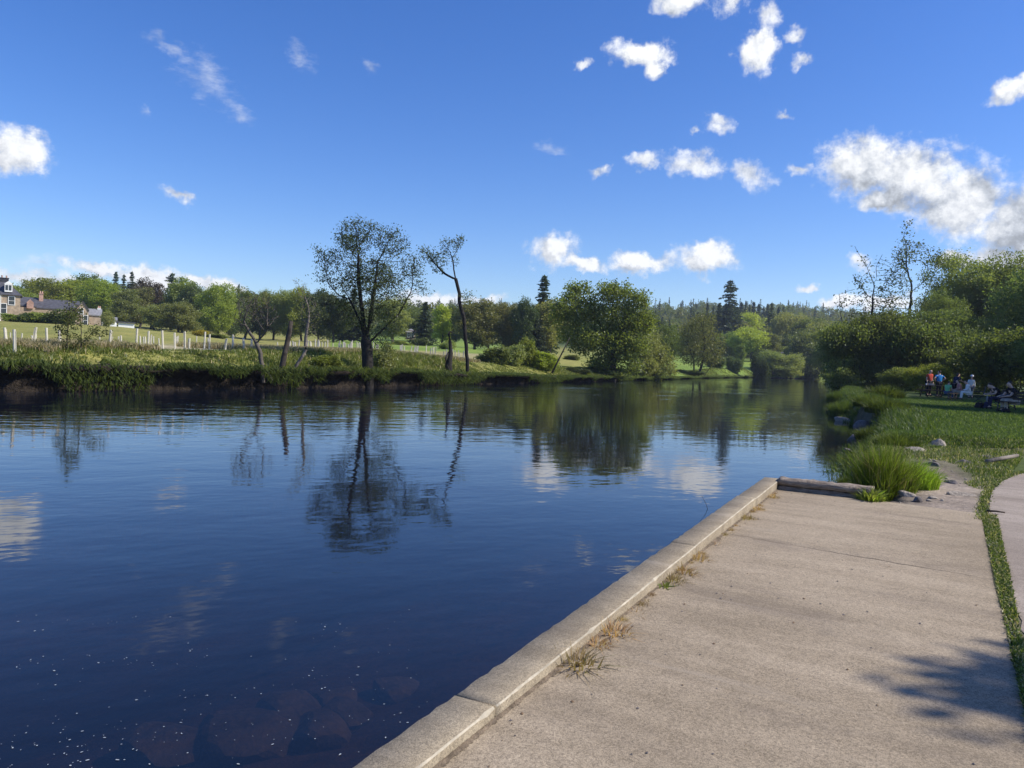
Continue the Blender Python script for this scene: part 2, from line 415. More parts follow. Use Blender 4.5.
_wr = rng_(5); _WV = [(_wr.normal(size=2) * f, _wr.uniform(0, 6.28), a) for f, a in ((.11, .5), (.25, .3), (.6, .18), (1.3, .1), (2.9, .05), (5.5, .03)) for _ in range(3)]
def wob(X, Y):
    s = 0
    for (k, p, a) in _WV: s = s + a * np.sin(k[0] * X + k[1] * Y + p)
    return s
SLAB = [kp(-24, .1), kp(-.35, .1), kp(-.5, 1.1), (5.35, 9.0), (2.45, 4.0), (-4.9, -8.8)]
def in_poly(P, poly):
    ins = np.zeros(len(P), bool); n = len(poly)
    for i in range(n):
        A, B = poly[i], poly[(i + 1) % n]
        c = (A[1] > P[:, 1]) != (B[1] > P[:, 1])
        xi = (B[0] - A[0]) * (P[:, 1] - A[1]) / ((B[1] - A[1]) or 1e-9) + A[0]
        ins ^= c & (P[:, 0] < xi)
    return ins
def PXS(X, Y):
    return 512 + FOC * np.asarray(X) / np.maximum(Y, 1) + (384 - 355) * math.sin(ROLL)
def height(X, Y, full=False):
    X = np.atleast_1d(np.asarray(X, float)); Y = np.atleast_1d(np.asarray(Y, float))
    P = np.stack([X, Y], 1)
    sd_, isl = river_sd(P)
    px = np.where(Y > 1, PXS(X, Y), np.where(X < -20, -400, 1500)); px = np.clip(px, -400, 1500)
    ks = sorted(TAB); D = np.hypot(X, Y); Yc = np.maximum(Y, 1)
    prof = np.array([np.interp(np.log(Yc), [math.log(a) for a, _ in TAB[k]], [b for _, b in TAB[k]]) for k in ks])
    i = np.clip(np.searchsorted(ks, px) - 1, 0, len(ks) - 2)
    k0 = np.array(ks)[i]; k1 = np.array(ks)[i + 1]; f = (px - k0) / (k1 - k0)
    ar = np.arange(len(X)); zt = prof[i, ar] * (1 - f) + prof[i + 1, ar] * f
    lip = np.interp(px, *LIP)
    zl = lip + (zt - lip) * sstep(sd_, .2, 4.5) + wob(X, Y) * .06 * sstep(sd_, 0, 4)
    # right hand side: low lawn with a worn edge
    W_ = np.clip(wob(X * 2, Y * 2), -1, 1)
    zr = np.where(Y < 62, .35, np.maximum(zt, .35)); zr = .35 + (zr - .35) * sstep(Y, 50, 75)
    zr = np.minimum(zr, .16 + .2 * sstep(Y, 19, 30))
    scarp = sstep(Y + .5 * wob(X * 2.2, Y * 2.2), 18.4, 18.9)
    near = -.012 + .01 * W_
    mixr = np.maximum(scarp, sstep(X - .73 * (Y - 9.84), 7.2, 9.0) * .3)
    zr = np.where(Y < 30, near + (zr - near) * mixr, zr) + W_ * .025 * sstep(Y, 11, 16)
    pathside = sstep(X - (.73 * (Y - 9.84) + 6.2), -.3, .2) * (Y < 16.5)
    zr = zr * (1 - pathside) + (-.003) * pathside
    zr = np.where(sd_ < 1.8, -.66 + (zr + .66) * sstep(sd_, -.2, .65 + .3 * W_), zr)
    fl = (1 - sstep(Y, 10.1, 10.8)) * (1 - sstep(X - (.73 * (Y - 9.84) + 6.3), 0, .1)) * (X > 2)
    fl = np.where((Y > 10.0) & (sd_ < .5), 0, fl)
    zr = zr * (1 - fl) + (-.004 + .006 * W_) * fl
    zl = np.where(sd_ < 1.5, -2.0 + (zl + 2.0) * sstep(sd_, .7, 1.3), zl)
    z = np.where(isl, zl, zr)
    sh = np.abs(sd_); bed = WZ - .32 - np.where(isl, np.minimum(2.0, .3 + .28 * sh), .07 * sh + 1.6 * sstep(sh, 2.6, 7.5)) + wob(X * 1.3, Y * 1.3) * .10
    z = np.where(sd_ < 0, np.where(isl | (np.abs(sd_) > .3), bed, np.minimum(z, -.6)), z)
    zq = in_poly(P, SLAB)
    z = np.where(zq, -.30, z)

    return (z, sd_, isl, px) if full else z
def H(X, Y): return float(height([X], [Y])[0])
def at(px, Y, z=None):
    X = (UR(px, 355)[0] - 512) / FOC * Y
    return Vector((X, Y, H(X, Y) if z is None else z))

def build_ground():
    a1 = np.radians(np.linspace(-44, 44, 560)); a2 = np.radians(np.linspace(44, 316, 90))[1:-1]
    A = np.concatenate([a1, a2]); nA = len(A)
    r = np.concatenate([np.geomspace(.4, 7, 170)[:-1], np.geomspace(7, 22, 150)[:-1], np.geomspace(22, 250, 230)[:-1], np.geomspace(250, 1900, 50)])
    nR = len(r)
    RR, AA = np.meshgrid(r, A, indexing='ij')
    X = (RR * np.sin(AA)).ravel(); Y = (RR * np.cos(AA)).ravel()
    Z, sdv, isl, px = height(X, Y, True)
    V = np.concatenate([np.stack([X, Y, Z], 1), [[0, 0, -.3]]])
    i = np.arange(nR - 1)[:, None]; j = np.arange(nA)[None, :]; j2 = (j + 1) % nA
    F = np.stack([i * nA + j, i * nA + j2, (i + 1) * nA + j2, (i + 1) * nA + j], -1).reshape(-1, 4)
    T = np.stack([np.full(nA, nR * nA), (np.arange(nA) + 1) % nA, np.arange(nA)], 1)
    # what covers the soil where
    g = lambda *c: np.array(c, float)
    n1 = np.clip(.5 + .6 * wob(X * 1.3, Y * 1.3), 0, 1)[:, None]; n2 = np.clip(.5 + .7 * wob(X * 5 + 9, Y * 5), 0, 1)[:, None]
    C = np.zeros((len(X), 3))
    field = g(.27, .25, .07) * (1 - n1) + g(.21, .215, .055) * n1
    lawn = g(.075, .10, .026) * (1 - n1) + g(.052, .082, .022) * n1  # lawn colour lowered too, in place of cast tree shade
    farl = g(.19, .26, .045) * (1 - n1) + g(.15, .22, .04) * n1
    dirt = g(.30, .245, .195) * (1 - n2) + g(.21, .165, .13) * n2
    dry = g(.38, .33, .20) * (1 - n2) + g(.30, .27, .15) * n2
    bed = g(.03, .019, .012) * (1 - n1) + g(.12, .062, .034) * n1
    floor = g(.05, .075, .02)
    land = isl[:, None]
    wl = sstep(px, 560, 640)[:, None]
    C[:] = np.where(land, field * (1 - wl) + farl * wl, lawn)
    dz = (sstep(sdv, 3.8, 5) * (1 - sstep(sdv, 16, 26)) * (1 - sstep(px, 470, 530)))[:, None] * (.55 + .45 * n1)
    C = np.where(land, C * (1 - dz) + dry * dz, C)
    mid = ((px > 330) & (px < 520))[:, None] * sstep(sdv, 18, 26)[:, None]
    C = np.where(land, C * (1 - mid) + farl * mid, C)
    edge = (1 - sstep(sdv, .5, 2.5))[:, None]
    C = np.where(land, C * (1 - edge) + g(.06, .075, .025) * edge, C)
    dd = ((1 - sstep(Y + .9 * wob(X * 1.7, Y * 1.7), 17.4, 18.8)) * (1 - sstep(X - .60 * (Y - 10) + .5 * wob(X * 3, Y * 3), 6.2, 7.6)))[:, None]
    patch = np.clip(dd - .4 * sstep(wob(X * 2.3 + 4, Y * 2.3), .3, .8)[:, None], 0, 1)
    C = np.where(~land, C * (1 - patch) + dirt * patch, C)
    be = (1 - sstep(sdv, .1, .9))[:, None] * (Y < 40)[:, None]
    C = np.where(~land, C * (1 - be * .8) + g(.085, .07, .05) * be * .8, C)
    strip = ((Y < 9.6) & (X > .57 * Y + .38))[:, None]
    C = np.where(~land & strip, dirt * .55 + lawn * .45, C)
    C = np.where((sdv < 0)[:, None], bed, C)
    wood = sstep(np.hypot(X, Y), 260, 330)[:, None]
    C = C * (1 - wood) + floor * wood
    C = np.concatenate([C, [[.2, .2, .2]]])
    m, t, out = mat('ground_cover'); v = pos(t)
    at_ = t.new('ShaderNodeAttribute', attribute_name='cover')
    n = t.noise(v, 1.1, 6, .65); n3 = t.noise(v, 14, 5, .7)
    k = t.math('MULTIPLY', t.step(n, .28, .72, .72, 1.25), t.step(n3, .25, .75, .68, 1.3))
    sc = t.new('ShaderNodeVectorMath', operation='SCALE'); t.put(sc.inputs[0], at_.outputs['Color']); t.put(sc.inputs['Scale'], k)
    principled(t, out, sc.outputs[0], .95, t.bump(t.math('ADD', n3, t.math('MULTIPLY', n, .5)), .7, .05), .15)
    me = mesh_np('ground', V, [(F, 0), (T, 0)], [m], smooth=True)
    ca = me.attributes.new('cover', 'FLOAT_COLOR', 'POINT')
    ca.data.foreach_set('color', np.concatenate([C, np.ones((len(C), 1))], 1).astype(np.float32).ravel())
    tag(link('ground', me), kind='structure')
build_ground()

def build_water():
    m, t, out = mat('river_water'); v = pos(t)
    flow = t.new('ShaderNodeMapping', vector_type='POINT'); t.put(flow.inputs[0], v); flow.inputs['Rotation'].default_value = (0, 0, R(-28))
    fv = flow.outputs[0]
    a = t.noise(t.scale(fv, (.55, 1.0, 1)), 1.25, 3, .55)
    b = t.noise(t.scale(fv, (.8, 1.0, 1)), 4.2, 2, .5)
    c = t.noise(fv, .22, 3, .5)
    # riffled streaks where the current breaks the surface
    streak = t.noise(t.scale(fv, (.05, .22, 1)), .9, 4, .6)
    sep = t.new('ShaderNodeSeparateXYZ'); t.put(sep.inputs[0], v)
    farther = t.step(sep.outputs[1], 24, 60)
    rif = t.math('MULTIPLY', t.step(streak, .52, .66), farther)
    # the faster water under the left bank is ruffled, the pool on the right is smooth
    ruf = t.math('MULTIPLY', t.step(t.math('MULTIPLY_ADD', sep.outputs[1], -.30, sep.outputs[0]), -2, -24), t.step(sep.outputs[1], 14, 26))
    ruf = t.math('MULTIPLY', ruf, t.step(t.noise(t.scale(fv, (.12, .3, 1)), .5, 3, .5), .38, .56, .35, 1))
    amp = t.math('ADD', t.math('MULTIPLY_ADD', rif, 4.0, 1.0), t.math('MULTIPLY', ruf, 2.6))
    h = t.math('ADD', t.math('MULTIPLY', a, .72), t.math('MULTIPLY', b, .17))
    h = t.math('MULTIPLY', h, amp)
    h = t.math('ADD', h, t.math('MULTIPLY', c, 1.1))
    nrm = t.bump(h, WAVE, .035)
    fr = t.new('ShaderNodeFresnel'); fr.inputs[0].default_value = 1.333; t.put(fr.inputs['Normal'], nrm)
    gl = t.new('ShaderNodeBsdfGlossy'); gl.inputs['Roughness'].default_value = .03; t.put(gl.inputs['Normal'], nrm); t.put(gl.inputs[0], (1, 1, 1))
    tr = t.new('ShaderNodeBsdfTransparent'); t.put(tr.inputs[0], (.53, .47, .40))
    df = t.new('ShaderNodeBsdfDiffuse'); t.put(df.inputs[0], (.010, .018, .038))
    body = t.new('ShaderNodeMixShader'); body.inputs[0].default_value = .35; t.put(body.inputs[1], tr.outputs[0]); t.put(body.inputs[2], df.outputs[0])
    mx = t.new('ShaderNodeMixShader'); t.put(mx.inputs[0], fr.outputs[0]); t.put(mx.inputs[1], body.outputs[0]); t.put(mx.inputs[2], gl.outputs[0])
    t.put(out.inputs[0], mx.outputs[0])
    # the sheet runs under both banks but stops at the quay face
    q0 = kp(-26, .06); q1 = kp(-.05, .06); q2 = kp(-.05, 1.45)
    V = [(-420, -90, WZ), (-60, -90, WZ), (q0[0], q0[1], WZ), (q1[0], q1[1], WZ), (q2[0], q2[1], WZ), (9, 11.5, WZ), (170, 150, WZ), (170, 300, WZ), (-420, 300, WZ)]
    me = mesh_np('river', V, [(np.array([range(len(V))]), 0)], [m])
    tag(link('river', me), kind='structure')
WAVE = .3
build_water()

# ------------------------------------------------------------------ eroded far bank (earth face)
def resample(pts, step):
    pts = np.array(pts, float); seg = np.linalg.norm(np.diff(pts, axis=0), axis=1); s = np.concatenate([[0], np.cumsum(seg)])
    n = int(s[-1] / step) + 1; q = np.linspace(0, s[-1], n)
    return np.stack([np.interp(q, s, pts[:, k]) for k in range(pts.shape[1])], 1)
def build_bank():
    L = resample(LEFT[1:-1], .25)
    for _ in range(6): L[1:-1] = (L[:-2] + 2 * L[1:-1] + L[2:]) / 4
    T = np.gradient(L, axis=0); T /= np.linalg.norm(T, axis=1)[:, None]
    N = np.stack([-T[:, 1], T[:, 0]], 1)          # inland is to the left of travel
    px = np.clip(PXS(L[:, 0], L[:, 1]), -400, 790)
    lip = np.interp(px, *LIP)
    s = np.arange(len(L)) * .25; r = rng_(3)
    rows = []
    prof = [(.30, -.5), (.42, .0), (.50, .22), (.52, .42), (.46, .58), (.22, .74), (-.06, .90), (.06, 1.04), (.7, 1.10), (1.7, 1.02)]
    nz = lambda a, f: a * (np.sin(s * f + 1.3) + np.sin(s * f * 2.3 + 4) * .6 + np.sin(s * f * 5.1) * .4)
    big = nz(.22, .4)
    for k, (o, zf) in enumerate(prof):
        off = o + big + nz(.09, .9 + .12 * k) + r.normal(size=len(s)) * .06
        P = L + N * off[:, None]
        z = WZ + (lip - WZ) * zf + r.normal(size=len(s)) * .035 * (k > 0) + (zf < 0) * -.2
        rows.append(np.concatenate([P, z[:, None]], 1))
    V = np.stack(rows, 1).reshape(-1, 3); k = len(prof); n = len(L)
    i = np.arange(n - 1)[:, None]; j = np.arange(k - 1)[None]
    F = np.stack([i * k + j, (i + 1) * k + j, (i + 1) * k + j + 1, i * k + j + 1], -1).reshape(-1, 4)
    tag(link('river_bank', mesh_np('river_bank', V, [(F, 0)], [M['earth']], True)), kind='structure')
build_bank()

# ------------------------------------------------------------------ quay: paving, kerbs, path
def ngon_slab(name, pts, z0, z1, m, bevel=.0, jag=0.0, sub=.12, seed=1):
    r = random.Random(seed); P = []
    n = len(pts)
    for i in range(n):
        a, b = Vector((*pts[i], 0)), Vector((*pts[(i + 1) % n], 0)); d = (b - a).length; k = max(1, int(d / sub))
        nn = Vector((b.y - a.y, a.x - b.x, 0)).normalized()
        for q in range(k):
            p = a.lerp(b, q / k)
            if q and jag: p += nn * r.gauss(0, jag)
            P.append(p)
    bm = bmesh.new(); vs = [bm.verts.new((p.x, p.y, z1)) for p in P]; f = bm.faces.new(vs)
    if f.normal.z < 0: f.normal_flip()
    ex = bmesh.ops.extrude_face_region(bm, geom=[f]); nv = [g for g in ex['geom'] if isinstance(g, bmesh.types.BMVert)]
    bmesh.ops.translate(bm, verts=nv, vec=(0, 0, z0 - z1))
    bmesh.ops.recalc_face_normals(bm, faces=bm.faces)
    me = bpy.data.meshes.new(name); bm.to_mesh(me); bm.free(); me.materials.append(m)
    return tag(link(name, me), kind='structure')
KW = .226
def KH(a): return max(.03, .125 + .0088 * a)
ja, jb = (2.16, 7.575), (3.99, 6.23)     # the joint across the paving
def lerp2(a, b, t): return (a[0] + (b[0] - a[0]) * t, a[1] + (b[1] - a[1]) * t)
rj = random.Random(9); jn = []
for q in range(41):
    p = lerp2(ja, jb, q / 40); w = 0 if q in (0, 40) else rj.gauss(0, .010)
    jn.append((p[0] + w * KD[0], p[1] + w * KD[1]))
gap = [.002 + .0075 * math.exp(-((q - 25) / 9) ** 2) for q in range(41)]
farslab = [(p[0] + KD[0] * g, p[1] + KD[1] * g) for p, g in zip(jn, gap)]
nearslab = [(p[0] - KD[0] * g, p[1] - KD[1] * g) for p, g in zip(jn, gap)]
ngon_slab('pavement', farslab + [(5.76, 9.30), kp(-.31, 1.62), kp(-.31, KW + .004)], -.25, 0, M['concrete'], jag=.0025, seed=3)
ngon_slab('pavement', [kp(-24, KW + .004)] + nearslab + [(2.78, 4.07), (-4.65, -9.0)], -.25, 0, M['concrete'], jag=.0025, seed=4)
# foundation wall of the quay under the coping
ngon_slab('quay_wall', [kp(-26, .03), kp(-.02, .03), kp(-.02, 1.42), kp(-.28, 1.42), kp(-.28, KW - .01), kp(-26, KW - .01)], -1.4, -.14, M['kerb'])['kind'] = 'structure'
def kerb_stone(a0, a1, parent, seed, mname='kerb'):
    """one coping stone between a0 and a1 along the quay: chipped arris, slightly worn edges"""
    r = rng_(seed); n = max(2, int((a1 - a0) / .07)); A = np.linspace(a0, a1, n)
    ch = .006 + .002 * np.abs(r.normal(size=n)); chip = (r.random(n) > .95) * r.uniform(.004, .012, n); ch = ch + chip
    wo = np.cumsum(r.normal(size=n)) * .00028; wo -= np.linspace(wo[0], wo[-1], n); zt = np.array([KH(x) for x in A]) + np.cumsum(r.normal(size=n)) * .0003
    jut = r.normal() * .0035; zt = zt + r.normal() * .003
    rows = []
    for k in range(n):
        b0 = wo[k] + jut + .001 * r.normal(); b1 = KW + jut + .0008 * r.normal(); c = ch[k]; co = .006 + .006 * abs(r.normal())
        prof = [(b0, -.14), (b0, zt[k] - co), (b0 + co, zt[k]), (b0 + .15, zt[k] + .002), (b1 - c, zt[k]), (b1, zt[k] - c), (b1, -.14)]
        rows += [(*kp(A[k], b), z) for b, z in prof]
    V = np.array(rows); m = 7
    i = np.arange(n - 1)[:, None]; j = np.arange(m - 1)[None]
    F = np.stack([i * m + j, i * m + j + 1, (i + 1) * m + j + 1, (i + 1) * m + j], -1); E = F[:, 4].reshape(-1, 4); F = np.delete(F, 4, 1).reshape(-1, 4)
    caps = np.array([list(range(m))[::-1], [(n - 1) * m + q for q in range(m)]])
    return link('coping_stone', mesh_np('coping_stone', V, [(F, 0), (caps, 0), (E, 1)], [M[mname], M['kerb_edge']]), parent)
q = tag(empty('quay_kerb'), 'long low stone coping running along the river side of the paving', 'kerb')
for k, (a0, a1) in enumerate([(-24, -14.2), (-14.188, -11.4), (-11.392, -8.30), (-8.285, -4.72), (-4.712, -1.9), (-1.893, -.012)]):
    kerb_stone(a0, a1, q, 20 + k)
# end beam: two weathered timbers on top of each other, the right end rotted
def beam(name, b0, b1, z0, z1, parent, seed, d0=-.30, d1=-.03):
    r = rng_(seed); n = 26; B = np.linspace(b0, b1, n); rows = []
    for k in range(n):
        e = r.normal(size=8) * .006; rot = .030 * sstep(np.array(B[k]), b0 + .65, b1) * (1 + r.normal() * .6)
        prof = [(d1, z0), (d1 + e[1], z1 - .012), (d1 - .02, z1 + e[2] * .7), (d0 + .03, z1 + e[3] - rot * .6), (d0 + e[4] + rot, z1 - .02 - rot * .5), (d0 + e[5] + .012 * math.sin(k), (z0 + z1) / 2), (d0 + e[6], z0)]
        rows += [(*kp(a, B[k]), z) for a, z in prof]
    V = np.array(rows); m = 7
    i = np.arange(n - 1)[:, None]; j = np.arange(m - 1)[None]
    F = np.stack([i * m + j, (i + 1) * m + j, (i + 1) * m + j + 1, i * m + j + 1], -1).reshape(-1, 4)
    F2 = np.array([[k * m + m - 1, (k + 1) * m + m - 1, (k + 1) * m, k * m] for k in range(n - 1)])
    caps = np.array([list(range(m)), [(n - 1) * m + q for q in range(m)][::-1]])
    return link(name, mesh_np(name, V, [(F, 0), (F2, 0), (caps, 0)], [M['beam_wood']]), parent)
def beammat():
    m, t, out = mat('beam_wood'); v = pos(t)
    n = t.noise(t.scale(v, (1, 1, 6)), 7, 6, .65); n2 = t.noise(v, 30, 4)
    c = t.mix(t.step(n, .3, .7), (.13, .10, .075), (.30, .25, .20))
    principled(t, out, c, .9, t.bump(t.math('ADD', n, n2), .8, .02), .2)
    return m
M['beam_wood'] = beammat()
e = tag(empty('end_beam'), 'weathered double timber beam closing the far end of the paving', 'beam')
beam('upper_timber', KW + .006, 1.42, .065, .150, e, 4)
beam('lower_timber', KW + .006, 1.36, -.10, .060, e, 5, -.292, -.04)
# footpath at the right
PATHL = [(-.55, -2.0), (1.85, 2.2), (3.45, 5.06), (4.07, 6.16), (4.75, 7.4), (5.5, 8.75), (6.2, 9.84), (7.2, 11.4), (8.5, 13.0), (9.6, 14.0), (11.6, 15.0), (15, 16), (22, 17), (45, 18)]
PATHR = [(45, 15), (22, 14), (15, 13), (12.3, 11.8), (10.6, 10.3), (9.5, 8.4), (8.2, 5.5), (7.0, 3.0), (5.0, -2.0)]
def smooth_line(p, n=3):
    p = np.array(p, float)
    for _ in range(n):
        q = [p[0]]
        for a, b in zip(p[:-1], p[1:]): q += [a * .75 + b * .25, a * .25 + b * .75]
        q.append(p[-1]); p = np.array(q)
    return [tuple(x) for x in p]
ngon_slab('path', smooth_line(PATHL, 2) + smooth_line(PATHR, 2), -.2, .003, M['path'], jag=.010, sub=.10, seed=8)
# ------------------------------------------------------------------ vegetation builders
def colonize(limbs, attr, step, dk, r, maxit=90, di=1e9, jit=.25, up=.0):
    """space colonisation: limbs are given polylines, attr the points the twigs grow towards"""
    N = [np.array(limbs[0][0], float)]; PA = [-1]
    for L in limbs:
        L = resample(L, step) if len(L) > 1 else np.array(L, float)
        d = np.linalg.norm(np.array(N) - L[0], axis=1); cur = int(np.argmin(d))
        for p in L[1:] if d[cur] < step * 1.5 else L:
            N.append(p + r.normal(size=3) * step * .05); PA.append(cur); cur = len(N) - 1
    N = list(N); attr = np.array(attr, float)
    nodes = np.array(N)
    nd = np.full(len(attr), 1e9); ni = np.zeros(len(attr), int); done = 0
    kids = {}
    for it in range(maxit):
        new = np.array(N[done:])
        if len(new):
            D = np.linalg.norm(attr[:, None] - new[None], axis=2); k = D.argmin(1); dmin = D[np.arange(len(attr)), k]
            b = dmin < nd; nd[b] = dmin[b]; ni[b] = k[b] + done
            done = len(N)
        keep = nd > dk
        attr, nd, ni = attr[keep], nd[keep], ni[keep]
        if len(attr) == 0: break
        act = nd < di
        u, inv = np.unique(ni[act], return_inverse=True)
        nn = np.array(N)
        dirs = attr[act] - nn[ni[act]]; dirs /= np.linalg.norm(dirs, axis=1)[:, None]
        acc = np.zeros((len(u), 3)); np.add.at(acc, inv, dirs)
        acc += r.normal(size=acc.shape) * jit; acc[:, 2] += up
        acc /= np.linalg.norm(acc, axis=1)[:, None] + 1e-9
        added = 0
        for q, idx in enumerate(u):
            if kids.get(idx, 0) >= 3: nd[ni == idx] *= .8; continue
            p = nn[idx] + acc[q] * step
            N.append(p); PA.append(int(idx)); kids[idx] = kids.get(idx, 0) + 1; added += 1
        if not added: break
    return np.array(N), np.array(PA)
def radii(N, PA, tip, e=2.3, rmax=None, pw=2.0):
    a = np.zeros(len(N)); has = np.zeros(len(N), bool)
    r = np.zeros(len(N))
    for i in range(len(N) - 1, -1, -1):
        r[i] = tip if not has[i] else a[i] ** (1 / e)
        if PA[i] >= 0: a[PA[i]] += r[i] ** e; has[PA[i]] = True
    if rmax:
        t0 = tip * 1.2; f = np.clip((r - t0) / max(r.max() - t0, 1e-6), 0, 1); r = np.where(r > t0, t0 + (rmax - t0) * f ** pw, r)
    return r
def frames(d):
    d = d / (np.linalg.norm(d, axis=1)[:, None] + 1e-9)
    ref = np.where(np.abs(d[:, 2:3]) > .95, np.array([[1., 0, 0]]), np.array([[0, 0, 1.]]))
    a = np.cross(d, ref); a /= np.linalg.norm(a, axis=1)[:, None] + 1e-9
    return a, np.cross(d, a)
def branch_mesh(name, N, PA, r, mats, sides=5, minr=0.0):
    ch = np.where((PA >= 0) & (r >= minr))[0]; p = PA[ch]
    d = N[ch] - N[p]
    main = np.full(len(N), -1)
    for i, q in zip(ch, p):
        if main[q] < 0 or r[i] > r[main[q]]: main[q] = i
    a, b = frames(d)
    fullA = np.zeros((len(N), 3)); fullA[:, 0] = 1; fullB = np.zeros((len(N), 3)); fullB[:, 1] = 1
    fullA[ch] = a; fullB[ch] = b
    ismain = main[p] == ch
    rb = np.where(ismain, r[p], r[ch] * 1.05)
    ab = np.where((ismain & (PA[p] >= 0))[:, None], fullA[p], a); bb = np.where((ismain & (PA[p] >= 0))[:, None], fullB[p], b)
    th = np.arange(sides) * 2 * math.pi / sides
    c, s = np.cos(th)[None, :, None], np.sin(th)[None, :, None]
    lo = N[p][:, None] + (ab[:, None] * c + bb[:, None] * s) * rb[:, None, None]
    hi = N[ch][:, None] + (a[:, None] * c + b[:, None] * s) * r[ch][:, None, None]
    V = np.concatenate([lo, hi], 1).reshape(-1, 3)
    base = np.arange(len(ch))[:, None] * 2 * sides; k = np.arange(sides)[None]; k2 = (k + 1) % sides
    F = np.stack([base + k, base + k2, base + sides + k2, base + sides + k], -1).reshape(-1, 4)
    return mesh_np(name, V, [(F, 0)], mats, True)
def leaf_quads(C, r, size, up=.5, aspect=.62, out=None):
    n = len(C); nrm = r.normal(size=(n, 3)); nrm[:, 2] += up
    if out is not None: nrm += out
    nrm /= np.linalg.norm(nrm, axis=1)[:, None]
    a, b = frames(nrm); t = r.uniform(0, 6.28, n)[:, None]
    u = a * np.cos(t) + b * np.sin(t); v = -a * np.sin(t) + b * np.cos(t)
    s = (size * r.uniform(.55, 1.35, n))[:, None]
    V = np.stack([C - u * s, C + v * s * aspect + nrm * s * .15, C + u * s, C - v * s * aspect + nrm * s * .15], 1).reshape(-1, 3)
    return V, np.arange(n * 4).reshape(-1, 4)
def lobes_points(lobes, n, r, shell=.45):
    L = np.array(lobes, float); w = L[:, 3] * L[:, 4] * L[:, 5]; w = w ** .8; w /= w.sum()
    k = r.choice(len(L), n, p=w); d = r.normal(size=(n, 3)); d /= np.linalg.norm(d, axis=1)[:, None]
    rad = r.random(n) ** (1 / 3 * shell * 2)
    return L[k, :3] + d * rad[:, None] * L[k, 3:]
TREES = {}
def make_tree(key, lobes, limbs, nattr, step, dk, leaf, leafn, leafsize, seed, bark='bark', tip=.02, rmax=.3, spread=.5, leafr=None, minr=0.0, sides=5, jit=.25, shell=.45, up=.0, lup=.5, drop=0.0, clump=1.0):
    r = rng_(seed)
    A = lobes_points(lobes, nattr, r, shell)
    N, PA = colonize(limbs, A, step, dk, r, jit=jit, up=up)
    rad = radii(N, PA, tip, rmax=rmax)
    tm = branch_mesh(key + '_trunk', N, PA, rad, [M[bark]], sides, minr)
    lr = leafr or tip * 2.2
    tw = np.where(rad <= lr)[0]
    if drop: tw = tw[r.random(len(tw)) > drop]
    cm = None
    if leafn > 0 and len(tw):
        # several leaves round every twig, a different number on each
        cnt = np.maximum(0, np.round(leafn * r.gamma(2.0, .5, len(tw)) ** clump)).astype(int)
        C = np.repeat(N[tw], cnt, 0); C = C + r.normal(size=C.shape) * spread * np.array([1, 1, .75])
        C = C[C[:, 2] > .1]
        V, F = leaf_quads(C, r, leafsize, lup)
        cm = mesh_np(key + '_crown', V, [(F, 0)], [M[leaf]])
        z = V[:, 2]; ext = (float(np.percentile(V[:, 0], 1.5)), float(np.percentile(V[:, 0], 98.5)))
    else: z = N[:, 2]; ext = (float(N[:, 0].min()), float(N[:, 0].max()))
    TREES[key] = (tm, cm, float(np.percentile(z, 99.7)), ext[1] - ext[0], leaf)
    return TREES[key]
def broad(key, seed, h, w, leaf, base=.12, nl=9, nattr=420, leafn=9, size=.24, spread=.55, flat=.8, tip=.03, rmax=.35, bark='bark', topheavy=.5, stems=1):
    """a broadleaf tree with an uneven lobed crown"""
    r = rng_(seed); lobes = []
    zc = h * (base + (1 - base) * .52)
    lobes.append((0, 0, zc, w * .33, w * .33, h * (1 - base) * .40))
    for i in range(nl):
        a = i * 2.4 + r.uniform(-.5, .5); t = (i + .5) / nl
        z = h * (base + (1 - base) * (.18 + .70 * t)); rr = w * .5 * (1 - max(0, t - topheavy) ** 1.6 * 1.5) * r.uniform(.45, .72)
        s = w * r.uniform(.17, .27)
        lobes.append((rr * math.cos(a), rr * math.sin(a), z, s, s, s * flat))
    limbs = []
    for q in range(stems):
        o = r.normal(size=2) * .25 * (stems > 1); e = r.normal(size=2) * (.03 if stems == 1 else .12) * h
        limbs.append([(o[0], o[1], -.4), (o[0], o[1], h * base * .5), (o[0] + e[0] * .5, o[1] + e[1] * .5, h * (base + .12)), (o[0] + e[0], o[1] + e[1], h * (base + .3))])
    return make_tree(key, lobes, limbs, int(nattr * 2.3), h * .033, h * .036, leaf, leafn * 2.0, size, seed, bark, tip, rmax, spread, leafr=tip * 2.4, minr=tip * 1.3)
